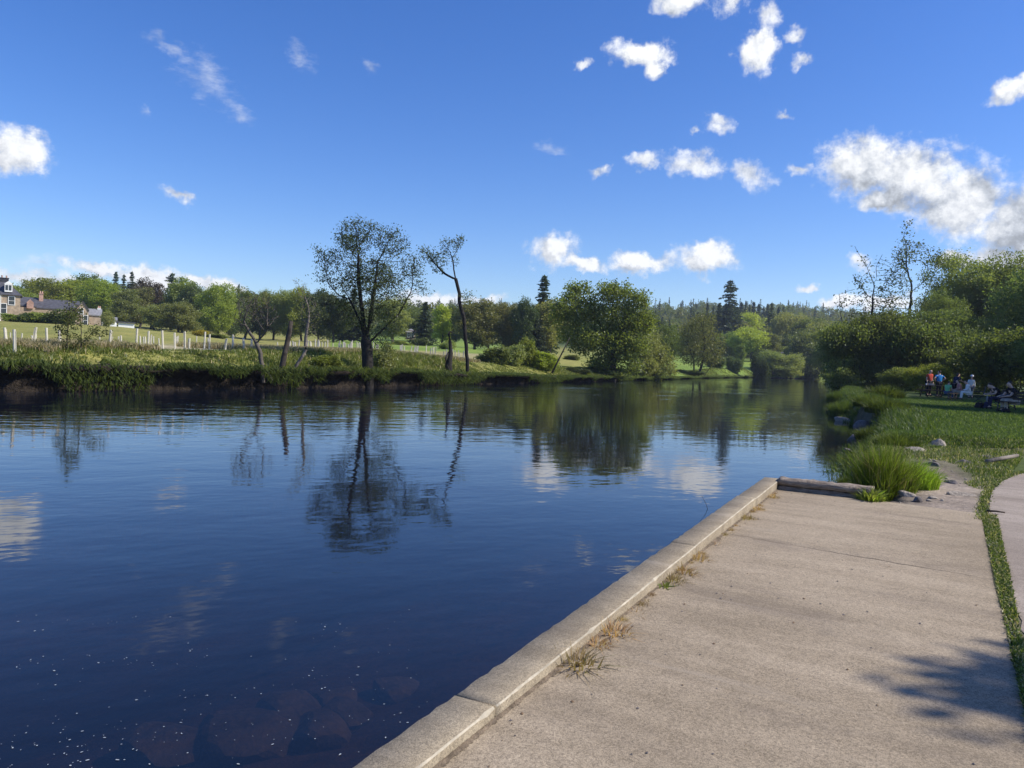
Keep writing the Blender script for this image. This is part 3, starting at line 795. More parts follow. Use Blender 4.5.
def conifer(key, seed, h, w, leaf, base=.08, gaps=0.0, whorl=.55, size=.55, topgap=0.0, power=.85):
    r = rng_(seed); C = []; O = []; N = [np.array([0, 0, -.4])]; PA = [-1]; R_ = [w * .055]
    zs = np.linspace(0, h, 18)
    for z in zs: N.append(np.array([r.normal() * .02, r.normal() * .02, z])); PA.append(len(N) - 2); R_.append(max(.015, w * .05 * (1 - z / h)))
    z = h * base
    while z < h * .985:
        t = (z - h * base) / (h * (1 - base)); L = w * .62 * (1 - t) ** power * r.uniform(.7, 1.2) + .12
        n = r.integers(4, 8); a0 = r.uniform(0, 6.28)
        for k in range(n):
            if r.random() < gaps: continue
            a = a0 + k * 6.283 / n + r.normal() * .2; l = L * r.uniform(.55, 1.2)
            d = np.array([math.cos(a), math.sin(a), 0]); m = max(3, int(l / .28))
            f = (np.arange(m) + .6) / m
            droop = -.28 * f * f * l + .10 * l * f + (t > .8) * .35 * l * f
            p = d[None] * (f * l)[:, None]; p[:, 2] = z + droop
            sidev = np.array([-math.sin(a), math.cos(a), 0])
            for rep in range(3):
                C.append(p + sidev[None] * (r.normal(size=m) * .22 * l * (1.15 - f))[:, None] + r.normal(size=p.shape) * .06)
            q = [0.0, 1.0]; i0 = len(N)
            N.append(np.array([0, 0, z])); PA.append(1 + int(np.clip(np.searchsorted(zs, z) - 1, 0, 17))); R_.append(.02 + .012 * l)
            N.append(np.array([d[0] * l * .9, d[1] * l * .9, z - .12 * l])); PA.append(i0); R_.append(.012)
        z += whorl * r.uniform(.7, 1.3) * (1 + (topgap if t > .6 else 0))
    C.append(np.array([[0, 0, h - .1], [0, 0, h - .35], [.05, 0, h - .6]]))
    C = np.concatenate(C); V, F = leaf_quads(C, r, size, 1.6, .38)
    tm = branch_mesh(key + '_trunk', np.array(N), np.array(PA), np.array(R_), [M['bark_dark']], 5)
    cm = mesh_np(key + '_crown', V, [(F, 0)], [M[leaf]])
    TREES[key] = (tm, cm, h, w, leaf); return TREES[key]
def shrub(key, seed, h, w, leaf, nattr=160, leafn=9, size=.12, stems=4, spread=.22, tip=.012, flat=1.0, drop=0):
    r = rng_(seed); lobes = []
    for i in range(7):
        a = i * 2.4 + r.uniform(-.4, .4); rr = w * .5 * r.uniform(.2, .68); s = w * r.uniform(.17, .27)
        lobes.append((rr * math.cos(a), rr * math.sin(a), h * r.uniform(.25, .78), s, s, h * .24 * flat))
    limbs = [[(r.normal() * .1 * w, r.normal() * .1 * w, -.3), (r.normal() * .2 * w, r.normal() * .2 * w, h * .35)] for _ in range(stems)]
    limbs[0][0] = (0, 0, -.3)
    return make_tree(key, lobes, limbs, int(nattr * 1.6), h * .055, h * .06, leaf, leafn * 1.8, size, seed, 'bark', tip, max(.05, tip * 3), spread, leafr=tip * 2.4, minr=tip * .9)
def plant(key, name, loc, label, cat, sx=1.0, sz=1.0, rz=0.0, group=None, leaf=None, sy=None):
    tm, cm, h, w, lf = TREES[key]
    e = empty(name, loc, rz); e.scale = (sx, sy or sx, sz)
    tag(e, label, cat, group)
    link('trunk' if cat == 'tree' else 'stems', tm, e)
    if cm:
        c = link('crown' if cat == 'tree' else 'foliage', cm, e)
        if leaf and leaf != lf:
            c.material_slots[0].link = 'OBJECT'; c.material_slots[0].material = M[leaf]
    return e
_pr = random.Random(77)
def stand(key, name, px, top, Y, wpx, label, leaf=None, cat='tree', rz=None, group=None, sink=0.0, base=None):
    """a plant standing Y metres away in the direction of px, so tall that its top shows at height `top`"""
    p = at(px, Y); p.z -= sink
    tm, cm, h, w, lf = TREES[key]
    hh = zz(Y, top, px) - p.z
    return plant(key, name, p, label, cat, sx=wpx / FOC * Y / w, sz=hh / h, rz=_pr.uniform(0, 6.28) if rz is None else rz, leaf=leaf, group=group)

# kinds used further off, each with its own crown
broad('oak_a', 11, 16, 13, 'leaf_mid', base=.03, nattr=460)
broad('oak_b', 12, 16, 14, 'leaf_mid', base=.05, nl=11, nattr=460)
broad('beech', 13, 17, 13, 'leaf_bright', base=.02, nl=13, nattr=560, leafn=12, size=.2)
broad('beech_b', 14, 17, 11, 'leaf_bright', base=.02, nl=11, nattr=450, topheavy=.4)
broad('ash', 15, 17, 10, 'leaf_olive', base=.03, nl=10, nattr=420, leafn=8)
broad('willow_tree', 16, 14, 11, 'leaf_willow', base=.03, nl=13, nattr=460, leafn=9, size=.2, stems=4)
broad('parkland', 17, 13, 14, 'leaf_mid', base=.22, nl=10, nattr=420, flat=.6)
broad('narrow', 18, 16, 6.5, 'leaf_bright', base=.02, nl=12, nattr=300, leafn=9)
conifer('spruce', 21, 20, 7.5, 'needle', power=.8)
conifer('fir', 22, 22, 8.5, 'needle', gaps=.2, whorl=.6, topgap=.1, power=.7)
conifer('larch', 23, 18, 5.0, 'needle_blue', gaps=.1)
conifer('old_fir', 24, 26, 11, 'needle', gaps=.22, whorl=.6, topgap=.25, power=.6, size=.6)
shrub('bush_a', 31, 3.0, 3.6, 'leaf_mid', nattr=200, leafn=16, size=.10)
shrub('bush_b', 32, 2.6, 3.8, 'leaf_willow', nattr=200, leafn=16, size=.095)
shrub('bush_c', 33, 3.4, 3.0, 'leaf_bright', nattr=190, leafn=15, size=.10)
shrub('thicket', 34, 6.0, 8.0, 'leaf_right', nattr=700, leafn=17, size=.10, spread=.34, tip=.016, stems=6)

broad('wood_a', 41, 15, 12, 'leaf_right', base=.03, nl=13, nattr=620, leafn=22, size=.115, spread=.5)
broad('wood_b', 42, 15, 13, 'leaf_right', base=.03, nl=13, nattr=620, leafn=22, size=.115, spread=.5, topheavy=.35)
# ------------------------------------------------------------------ far wooded hill: nobody could count its trees
def build_far_wood():
    r = rng_(71); VV = []; G = [[], [], []]; nv = 0
    # crowns made of leaf clumps; three crown shapes and two spires reused with turns and sizes
    protoB = []
    for s in range(4):
        q = rng_(200 + s); lob = [(q.normal() * 1.8, q.normal() * 1.8, 5 + q.normal() * 2.2, 2.4, 2.4, 2.0) for _ in range(7)]
        protoB.append(leaf_quads(lobes_points(lob, 190, q, .3), q, .62, .7)[0])
    protoC = []
    for s in range(3):
        q = rng_(300 + s); t = q.random(170) ** 1.5; a = q.uniform(0, 6.28, 170); rad = (2.0 * (1 - t) ** .9 + .1) * q.uniform(.3, 1.1, 170)
        P = np.stack([rad * np.cos(a), rad * np.sin(a), 1.2 + t * 12.6], 1); protoC.append(leaf_quads(P, q, .62, 1.4, .4)[0])
    spots = []
    def scatter(n, pa, pb, Ya, Yb, pc, smin=.8, smax=1.25):
        px = r.uniform(pa, pb, n); Y = np.exp(r.uniform(math.log(Ya), math.log(Yb), n)); X = (px - 512) / FOC * Y
        Z = height(X, Y)
        for x, y, z, u in zip(X, Y, Z, r.random(n)): spots.append((x, y, z, r.uniform(smin, smax), u < pc))
    scatter(420, 640, 880, 290, 560, .12, .7, 1.15)
    scatter(330, 620, 900, 560, 900, .3, .8, 1.1)
    scatter(330, 420, 640, 330, 900, .16, .5, .85)
    scatter(380, -40, 430, 300, 640, .07, .8, 1.15)
    scatter(150, 850, 1180, 170, 420, .1, .8, 1.2)
    for x, y, z, s, con in spots:
        P = (protoC if con else protoB)[r.integers(0, 3 if con else 4)]; a = r.uniform(0, 6.28); c, sn = math.cos(a), math.sin(a)
        Q = np.stack([P[:, 0] * c - P[:, 1] * sn, P[:, 0] * sn + P[:, 1] * c, P[:, 2]], 1) * s * np.array([1, 1, r.uniform(.85, 1.25)])
        VV.append(Q + np.array([x, y, z - .4]))
        g = 0 if con else (1 if r.random() < .55 else 2)
        G[g].append(np.arange(nv, nv + len(P)).reshape(-1, 4)); nv += len(P)
    me = mesh_np('far_wood', np.concatenate(VV), [(np.concatenate(g), i) for i, g in enumerate(G)], [M['needle'], M['leaf_mid'], M['leaf_olive']])
    tag(link('far_wood', me), 'mixed wood covering the far hillside behind the meadows', 'wood', kind='stuff')
build_far_wood()

# ------------------------------------------------------------------ trees behind the far meadow, left to right
T = [
 ('oak_b', 14, 285, 215, 40, 'dark green tree just right of the tall house gable', 'leaf_mid'),
 ('beech', 40, 279, 225, 44, 'round bright green tree rising behind the pink chimney', None),
 ('beech_b', 66, 280, 230, 44, 'broad light green tree above the long slate roof', None),
 ('oak_a', 84, 276, 250, 40, 'mid green tree behind the stone gable of the low house', None),
 ('beech', 101, 281, 215, 46, 'wide bright green tree above the white cottage walls', None),
 ('ash', 124, 290, 190, 26, 'grey green rounded tree beside the flat white shed', 'leaf_willow'),
 ('spruce', 114, 272, 250, 17, 'dark spire conifer, first of the row on the left skyline', None),
 ('fir', 122, 274, 255, 16, 'ragged dark conifer second in the left skyline row', None),
 ('fir', 130, 271, 250, 17, 'tallest ragged conifer at the right end of the left skyline row', None),
 ('oak_b', 150, 280, 225, 28, 'brownish copper coloured tree between conifers and tall green trees', 'leaf_copper'),
 ('ash', 139, 288, 215, 26, 'olive tree in front of the ragged conifers on the left', None),
 ('ash', 154, 305, 180, 24, 'small olive tree at the edge of the sloping meadow', 'leaf_olive'),
 ('old_fir', 170, 273, 230, 24, 'dark broad conifer standing out above the yellow bush', None),
 ('beech_b', 181, 279, 220, 34, 'tall mid green tree right against the broad dark conifer', 'leaf_mid'),
 ('oak_a', 178, 302, 175, 34, 'dull olive rounded tree low at the meadow edge left of the yellow bush', 'leaf_olive'),
 ('oak_b', 198, 286, 210, 34, 'dark green tree behind the yellow flowering bush', 'leaf_dark'),
 ('beech', 217, 284, 200, 40, 'large bright yellow green tree right of the yellow bush', None),
 ('oak_a', 233, 295, 205, 24, 'dark tree in the shade right of the large bright tree', 'leaf_dark'),
 ('ash', 244, 289, 215, 30, 'olive tree behind the grey bare twigged bank tree', 'leaf_mid'),
 ('oak_b', 259, 291, 220, 28, 'mid green tree on the skyline above the bare twigged tree', None),
 ('ash', 273, 293, 220, 26, 'olive skyline tree between the two twiggy bank trees', None),
 ('beech', 286, 291, 215, 30, 'fresh green tree above the broken leaning trunk', 'leaf_mid'),
 ('beech_b', 301, 288, 210, 30, 'light green tree left of the big riverside alder', None),
 ('oak_a', 318, 290, 185, 28, 'dark green tree just left of the alder crown', 'leaf_dark'),
 ('parkland', 333, 295, 165, 42, 'spreading dark tree with a bare trunk on the shaded lawn', 'leaf_dark'),
 ('spruce', 352, 289, 190, 30, 'dense dark conifer behind the trunk of the alder', None),
 ('fir', 342, 294, 200, 22, 'dark conifer left of the alder trunk', None),
 ('ash', 392, 298, 190, 32, 'olive green tree seen through the right side of the alder', None),
 ('spruce', 424, 302, 185, 26, 'black green conifer right of the small pavilion', None),
 ('oak_b', 412, 305, 250, 28, 'tree standing behind the roof of the small pavilion', 'leaf_mid'),
 ('narrow', 441, 305, 165, 17, 'narrow bright green tree left of the crooked bank tree', None),
 ('oak_b', 452, 306, 195, 22, 'dark tree behind the narrow bright green one', 'leaf_dark'),
 ('oak_a', 474, 300, 160, 40, 'broad olive tree right behind the crooked bank tree', 'leaf_olive'),
 ('oak_b', 488, 304, 190, 26, 'dark rounded tree right of the crooked bank tree', 'leaf_dark'),
 ('beech', 506, 303, 165, 36, 'large light olive tree at the back of the willow bushes', 'leaf_olive'),
 ('oak_b', 524, 300, 160, 26, 'dark green round tree left of the tall pointed conifer', 'leaf_dark'),
 ('spruce', 541, 276, 170, 36, 'tall pointed conifer left of the big riverside sycamore', None),
 ('ash', 549, 300, 165, 34, 'olive tree tucked between the pointed conifer and the sycamore', 'leaf_olive'),
 ('spruce', 534, 310, 160, 26, 'dark low conifer in the shade below the pointed conifer', None),
 ('oak_a', 661, 326, 190, 34, 'green tree at the right shoulder of the riverside sycamore', 'leaf_mid'),
 ('oak_b', 650, 318, 240, 34, 'tree seen over the right shoulder of the sycamore', 'leaf_dark'),
 ('old_fir', 727, 280, 240, 30, 'tallest old conifer with a ragged top above the far lawn', None),
 ('spruce', 717, 303, 245, 20, 'dark conifer close left of the tallest old conifer', None),
 ('fir', 735, 306, 245, 18, 'dark conifer close right of the tallest old conifer', None),
 ('beech', 746, 313, 260, 36, 'bright yellow green tree behind the far lawn', None),
 ('oak_a', 730, 332, 215, 24, 'small round dark green tree at the left of the far lawn', 'leaf_mid'),
 ('parkland', 751, 328, 205, 38, 'spreading parkland tree with bare trunk at the back of the far lawn', 'leaf_bright'),
 ('narrow', 740, 345, 195, 9, 'little slim tree in front of the round dark green tree', 'leaf_mid'),
 ('ash', 769, 333, 205, 22, 'grey olive tree at the right of the far lawn', 'leaf_olive'),
 ('fir', 769, 302, 250, 15, 'dark conifer above the right part of the far lawn', None),
 ('beech', 790, 313, 235, 38, 'wide light olive tree on the right above the river bend', 'leaf_olive'),
 ('oak_b', 786, 334, 215, 26, 'dark tree in the shade above the river bend', 'leaf_dark'),
 ('ash', 806, 318, 225, 32, 'olive tree behind the light willows of the river bend', 'leaf_mid'),
 ('oak_a', 822, 322, 200, 36, 'light green tree at the right end of the river bend', 'leaf_willow'),
]
for k, px, top, Y, w, lab, leaf in T:
    Y = Y * (1.28 if px > 690 else 1)
    stand(k, 'conifer' if k in ('spruce', 'fir', 'old_fir') else 'broadleaf_tree', px, top, Y, w, lab, leaf, sink=.3)
# conifers of the plantation on the skyline
for i, (px, top) in enumerate([(705, 303), (711, 306), (721, 305), (739, 303), (743, 301), (747, 304), (751, 302), (756, 304), (761, 306), (765, 304), (776, 307), (781, 306), (645, 309), (652, 312), (689, 309), (696, 312)]):
    stand(('larch', 'spruce', 'fir')[i % 3], 'plantation_conifer', px, top, 420 + (i * 37) % 60, 9.5 + i % 4, 'dark conifer of the even plantation row along the far skyline', 'needle', group='plantation conifers on the skyline')
# bushes along the meadow edges
stand('bush_c', 'flowering_bush', 200, 330, 150, 14, 'bush covered in yellow flowers at the foot of the meadow trees', 'leaf_yellow', 'bush')
for px, top, Y, w, lab, leaf, key in [
 (214, 334, 145, 18, 'green bush right beside the yellow flowering bush', 'leaf_mid', 'bush_a'), (229, 340, 140, 16, 'low green bush below the large bright meadow tree', 'leaf_mid', 'bush_b'),
 (188, 336, 150, 14, 'dull green bush left of the yellow flowering bush', 'leaf_olive', 'bush_a'), (150, 330, 155, 14, 'low dark bush right of the flat white shed', 'leaf_dark', 'bush_b'),
 (10, 314, 140, 18, 'garden bush below the window of the tall house', 'leaf_mid', 'bush_a'), (27, 313, 138, 24, 'dark hedge bush in front of the dark slate roof', 'leaf_dark', 'bush_b'),
 (45, 313, 138, 24, 'hedge bush below the pink chimney', 'leaf_mid', 'bush_a'), (62, 310, 136, 26, 'tall hedge bush before the long slate roof', 'leaf_dark', 'bush_c'),
 (106, 311, 150, 11, 'light green round bush beside the white cottage walls', 'leaf_willow', 'bush_c'),
 (420, 338, 175, 16, 'dark clipped bush below the small pavilion', 'leaf_dark', 'bush_b'), (402, 341, 170, 14, 'green bush left of the pavilion path', 'leaf_mid', 'bush_a'),
 (447, 340, 125, 16, 'small yellow green willow bush left of the crooked tree', 'leaf_willow', 'bush_c'),
 (571, 355, 135, 13, 'small rounded bush alone on the sunny meadow', 'leaf_olive', 'bush_a'),
 (715, 355, 195, 18, 'dark low bush under the small round tree of the far lawn', 'leaf_dark', 'bush_b'),
 (735, 357, 200, 14, 'dark low bush under the parkland tree of the far lawn', 'leaf_dark', 'bush_b'), (760, 356, 200, 16, 'dark low bush right of the parkland tree trunk', 'leaf_dark', 'bush_b'),
 (255, 342, 135, 14, 'pale green bush behind the bare twigged bank tree', 'leaf_willow', 'bush_a')]:
    stand(key, 'bush', px, top, Y, w, lab, leaf, 'bush', sink=.2)
# ------------------------------------------------------------------ riverside trees, each with its own limbs
def hero(key, name, label, bx, Y, q, lobes, limbs, leaf, nattr, leafn, size, seed, depth=.5, base=None, step=.42, dk=.45, bark='bark', tip=.018, rmax=.4, spread=.28, leafr=None, shell=.5, sides=6, drop=0.0, up=.02, cat='tree', clump=1.0, lup=.5):
    b = at(bx, Y); b.z = b.z if base is None else base
    step, dk, tip, rmax, spread, size = [v * q for v in (step, dk, tip, rmax, spread, size)]
    r = rng_(seed + 900)
    def loc(px, py, d=0.0):
        return ((UR(px, py)[0] - 512) / FOC * Y - b.x, d, zz(Y, py, px) - b.z)
    s = Y / FOC
    LO = []
    for (px, py, rx, ry) in lobes:
        x, d, z = loc(px, py, r.uniform(-1, 1) * rx * s * depth * 2); LO.append((x, d, z, rx * s, rx * s * (.6 + depth), ry * s))
    LI = []
    for L in limbs:
        dd = r.uniform(-.6, .6) * depth * 2
        LI.append([np.array(loc(px, py, 0 if (len(LI) == 0) else dd * k / max(1, len(L) - 1))) for k, (px, py) in enumerate(L)])
    make_tree(key, LO, LI, nattr, step, dk, leaf, leafn, size, seed, bark, tip, rmax, spread, leafr=leafr or tip * 2.3, minr=0.0, sides=sides, shell=shell, drop=drop, up=up, clump=clump, lup=lup)
    return plant(key, name, b, label, cat)
hero('alder', 'alder_tree', 'tall dark alder with an open airy crown standing at the far water edge', 368, 50.0, .64,
     [(363, 240, 22, 17), (348, 246, 14, 14), (333, 262, 14, 14), (326, 276, 9, 8), (394, 245, 17, 16), (410, 266, 14, 14), (421, 288, 9, 10), (366, 272, 26, 20), (384, 285, 22, 16), (345, 285, 14, 12), (378, 309, 19, 14), (404, 300, 10, 10), (382, 344, 10, 9), (318, 250, 7, 5), (341, 306, 11, 10), (357, 320, 11, 10), (395, 326, 10, 9), (370, 330, 11, 9), (356, 290, 14, 10)],
     [[(368, 394), (368, 372), (367, 352), (366, 340)], [(366, 340), (359, 318), (351, 300), (343, 286)], [(366, 340), (372, 312), (376, 285), (380, 262)], [(367, 345), (384, 328), (398, 314), (410, 292)], [(365, 338), (363, 310), (360, 280), (361, 256)], [(351, 300), (340, 296), (330, 284)]],
     'leaf_alder', 3300, 8.5, .09, 401, base=WZ - .1, rmax=.60, tip=.02, spread=.34, step=.36, dk=.37, bark='bark_dark', drop=.05)
hero('crooked', 'crooked_tree', 'thin crooked leaning tree with leaves only at its bent top', 467, 64.0, .7,
     [(432, 258, 10, 7), (425, 252, 7, 6), (441, 264, 8, 6), (449, 243, 9, 4), (458, 243, 6, 6), (446, 253, 6, 5), (437, 270, 5, 4), (467, 295, 8, 4), (458, 262, 4, 4)],
     [[(468, 380), (467, 356), (465.6, 338), (464, 318), (460, 305), (459.4, 292), (456, 280), (454, 270), (453, 261), (450, 252)], [(456, 280), (445, 274), (435, 264), (427, 253)], [(452, 259), (459, 249), (462, 239)], [(450, 252), (442, 243)], [(460, 305), (466, 297)]],
     'leaf_alder', 520, 8, .105, 402, rmax=.24, step=.36, dk=.38, tip=.02, spread=.3, depth=.35, bark='bark_dark')
hero('sycamore', 'sycamore_tree', 'big broad domed sycamore overhanging the far bank', 612, 98, .88,
     [(580, 291, 14, 8), (612, 294, 18, 10), (634, 301, 14, 10), (567, 305, 15, 9), (559, 316, 8, 10), (586, 312, 20, 13), (612, 317, 22, 15), (638, 322, 18, 15), (571, 332, 14, 11), (590, 338, 18, 13), (614, 342, 18, 15), (600, 360, 11, 10), (632, 343, 14, 13), (620, 362, 12, 11), (596, 368, 9, 8), (580, 346, 10, 9), (634, 366, 10, 9)],
     [[(612, 386), (612, 370), (611, 355)], [(611, 355), (605, 335), (591, 310), (582, 295)], [(611, 355), (613, 330), (612, 304)], [(612, 350), (625, 326), (636, 308)], [(608, 350), (586, 336), (569, 322)]],
     'leaf_mid', 3000, 27, .165, 403, rmax=.7, tip=.03, step=.6, dk=.65, spread=.5, depth=.45, shell=.35, clump=1.2)
hero('bank_willow', 'willow_tree', 'pale green willow mound drooping to the water right of the sycamore', 652, 115, .97,
     [(640, 347, 16, 14), (655, 352, 15, 15), (667, 361, 10, 12), (641, 366, 14, 9), (656, 368, 14, 9), (652, 336, 10, 8), (672, 371, 7, 6)],
     [[(650, 384), (650, 370), (645, 355)], [(650, 384), (658, 365), (662, 355)]],
     'leaf_willow', 1500, 24, .14, 404, rmax=.3, tip=.025, step=.5, dk=.55, spread=.45, depth=.5)
hero('far_willow', 'willow_tree', 'olive many stemmed willow left of the far sunny lawn', 698, 160, 1.08,
     [(700, 330, 17, 15), (690, 345, 12, 16), (712, 345, 11, 16), (700, 355, 18, 12), (705, 319, 10, 7), (684, 356, 6, 10), (718, 355, 6, 8)],
     [[(694, 381), (694, 362), (690, 350)], [(697, 381), (702, 362), (704, 345)], [(700, 381), (711, 366), (717, 358)]],
     'leaf_olive', 1700, 20, .15, 405, rmax=.4, tip=.03, step=.7, dk=.75, spread=.5, depth=.5, bark='bark_dark')
hero('bare_tree', 'twiggy_tree', 'small grey nearly leafless tree leaning out over the water with two stems', 263, 42.2, .58,
     [(250, 311, 12, 17), (262, 309, 12, 17), (244, 305, 8, 11), (272, 315, 8, 12), (256, 298, 8, 8), (240, 322, 6, 8)],
     [[(263, 383), (262, 366), (260, 352), (256, 342), (249, 331), (244, 321)], [(257, 343), (263, 337), (270, 329)], [(262, 362), (268, 371), (274, 381)]],
     'leaf_olive', 2000, 1.0, .055, 406, base=WZ - .1, rmax=.2, tip=.016, step=.33, dk=.34, spread=.2, depth=.5, bark='twig', drop=.3)
hero('thin_tree', 'twiggy_tree', 'slim curved sapling with sparse leaves between the broken trunk and the alder', 291, 44.5, .6,
     [(308, 312, 9, 20), (302, 290, 7, 9), (316, 316, 6, 15), (296, 282, 5, 4), (312, 330, 7, 8)],
     [[(289, 380), (293, 370), (302, 357), (306, 349), (306, 337), (309, 318)]],
     'leaf_olive', 1000, 2.4, .07, 407, base=WZ - .1, rmax=.16, tip=.014, step=.33, dk=.36, spread=.22, depth=.5, bark='bark_pale')
hero('young_alder', 'alder_tree', 'small two stemmed alder on the grassy bank before the stone house', 72, 37.0, .53,
     [(68, 311, 9, 12), (80, 318, 11, 12), (94, 331, 11, 9), (60, 326, 8, 8), (72, 299, 6, 6), (70, 334, 9, 8), (88, 341, 9, 6)],
     [[(67, 360), (68, 332), (71, 310)], [(80, 360), (80, 328), (76, 306)], [(80, 345), (90, 333)]],
     'leaf_alder', 700, 4.6, .10, 408, rmax=.10, tip=.013, step=.3, dk=.32, spread=.2, depth=.5)
hero('dead_alder', 'bare_tree', 'half dead tree with forked bare top on the right bank', 872, 74, 1.3,
     [(858, 285, 9, 13), (880, 300, 12, 16), (864, 264, 6, 8), (886, 274, 8, 12), (850, 300, 6, 8), (838, 303, 4, 8), (866, 312, 12, 12), (878, 322, 12, 12), (858, 326, 10, 10)],
     [[(873, 389), (871, 350), (870, 332), (872, 297), (872.7, 285), (870, 278), (864.5, 266.5), (858.6, 257), (853, 247)], [(872.7, 285), (875, 278), (873, 266), (879, 256)], [(869, 300), (861, 287), (854, 274)], [(870, 345), (860, 341), (843, 332), (837.5, 313), (836, 294)]],
     'leaf_alder', 1000, 4.2, .08, 409, rmax=.125, tip=.013, step=.3, dk=.33, spread=.2, depth=.5, bark='bark_dark', drop=.2)
hero('right_alder', 'alder_tree', 'tallest slender tree with airy leaves rising above the shrubs on the right bank', 907, 74, 1.28,
     [(902, 240, 7, 11), (905, 258, 11, 10), (925, 259, 11, 9), (938, 257, 7, 5), (893, 276, 8, 13), (885, 291, 8, 14), (914, 250, 9, 8), (895, 256, 7, 9), (926, 290, 5, 9), (903, 228, 4, 5), (896, 306, 12, 12), (914, 308, 11, 10), (904, 322, 12, 10)],
     [[(906, 389), (906.5, 350), (906.7, 327), (909, 304), (910, 285), (906.7, 276), (903.8, 262), (904.8, 248), (901, 236), (907, 223)], [(910, 292), (921, 284), (926, 271), (942, 264)], [(908, 325), (921, 309), (926.5, 288)], [(906, 275), (896, 264)]],
     'leaf_alder', 1400, 6.5, .08, 410, rmax=.125, tip=.013, step=.3, dk=.33, spread=.22, depth=.5, bark='bark_dark')

# broken and leaning dead trunks on the far bank
def world(px, py, Y, d=0.0): return ((UR(px, py)[0] - 512) / FOC * (Y + d), Y + d, zz(Y + d, py, px))
mb = MB(); mb.tube([world(450, 381, 61.5), world(449, 366, 62), world(451, 353, 62), world(450, 342, 62), world(449, 334, 62), world(450.5, 331.5, 62), world(453, 333, 62)], [.38, .25, .18, .14, .12, .09, .05], 7)
mb.tube([world(452, 378, 61.7), world(446.5, 366, 61.6), world(446, 358, 61.6), world(448.5, 352, 62)], [.2, .15, .11, .07], 6)
tag(mb.build('tree_snag', M['bark_dark'], smooth=True), 'short black broken snag with a hooked top left of the crooked tree', 'dead tree')
mb = MB(); mb.tube([world(280, 378, 43.5), world(283, 362, 44), world(287, 345, 44), world(290, 331, 44), world(291.5, 321, 44)], [.2, .165, .15, .14, .12], 7)
tag(mb.build('tree_snag', M['bark'], smooth=True), 'thick leaning broken trunk beside the grey leafless bank tree', 'dead tree')
mb = MB(); mb.tube([world(552, 373, 82), world(557, 363, 82), world(563, 351, 82), world(570, 337, 82)], [.13, .10, .08, .03], 6)
tag(mb.build('dead_trunk', M['bark'], smooth=True), 'thin dead trunk leaning to the right among the bank bushes', 'dead tree')
# bushes on both banks
for px, top, Y, w, lab, leaf, key in [
 (513, 346, 80, 32, 'rounded olive willow bush on the far bank', 'leaf_willow', 'bush_b'), (527, 338, 83, 17, 'upright bright bush with a pointed top on the far bank', 'leaf_bright', 'bush_c'),
 (543, 352, 84, 28, 'bright green bush left of the leaning dead trunk', 'leaf_bright', 'bush_a'), (494, 347, 76, 24, 'pale grey green willow bush right of the crooked tree', 'leaf_willow', 'bush_a'),
 (322, 355, 47.5, 30, 'dark green bush left of the alder trunk at the bank edge', 'leaf_mid', 'bush_a'), (384, 343, 53, 22, 'light green bush leaning on the alder trunk', 'leaf_willow', 'bush_c'),
 (112, 358, 36, 16, 'small bush at the bank edge right of the two stemmed alder', 'leaf_mid', 'bush_b'), (580, 368, 91, 22, 'low dark bush at the waterline left of the sycamore', 'leaf_dark', 'bush_b'),
 (690, 370, 160, 26, 'low bush at the foot of the many stemmed willow', 'leaf_willow', 'bush_b'), (773, 351, 226, 30, 'pale willow bush at the right end of the far lawn', 'leaf_willow', 'willow_tree'),
 (790, 354, 226, 26, 'round pale willow bush by the river bend', 'leaf_willow', 'willow_tree'), (604, 366, 98, 26, 'dark bush under the sycamore at the water', 'leaf_dark', 'bush_a'),
 (842, 357, 100, 28, 'light green bush overhanging the water of the right bank', 'leaf_mid', 'bush_a')]:
    stand(key, 'bush', px, top, Y, w, lab, leaf, 'bush', sink=.15)
stand('narrow', 'sapling', 756, 358, 222, 8, 'thin lone sapling on the edge of the far lawn', 'leaf_olive')
for k, px, top, Y, w, lab, leaf in [
 ('willow_tree', 812, 331, 238, 44, 'light willow tree right at the river bend', None), ('wood_a', 835, 324, 160, 44, 'dark tree overhanging the water of the right bank', 'leaf_right'),
 ('willow_tree', 796, 341, 250, 26, 'small light willow leaning to the river bend', None), ('wood_b', 850, 326, 115, 40, 'dark green tree left of the half dead tree', 'leaf_right'),
 ('wood_a', 967, 256, 98, 84, 'large pointed green tree highest of the right wood', 'leaf_right'), ('wood_b', 938, 293, 90, 52, 'sloping green tree at the left end of the right wood', 'leaf_right'),
 ('ash', 988, 266, 108, 60, 'lighter olive tree in the middle of the right wood', 'leaf_willow'), ('wood_b', 1012, 256, 95, 80, 'tall dark green tree at the right picture edge', 'leaf_right'),
 ('wood_a', 1060, 250, 80, 110, 'dark tree beyond the right picture edge', 'leaf_right'), ('wood_b', 1150, 240, 78, 120, 'second dark tree beyond the right picture edge', 'leaf_right'), ('wood_a', 1260, 235, 76, 130, 'third dark tree beyond the right picture edge', 'leaf_right'), ('wood_b', 1390, 225, 74, 150, 'fourth dark tree beyond the right picture edge', 'leaf_right'), ('wood_b', 955, 312, 80, 60, 'lower dark tree in front of the pointed green tree', 'leaf_right'),
 ('wood_a', 985, 325, 84, 60, 'lower dark tree behind the seated men', 'leaf_right')]:
    stand(k, 'broadleaf_tree', px, top, Y, w, lab, leaf, sink=.2)
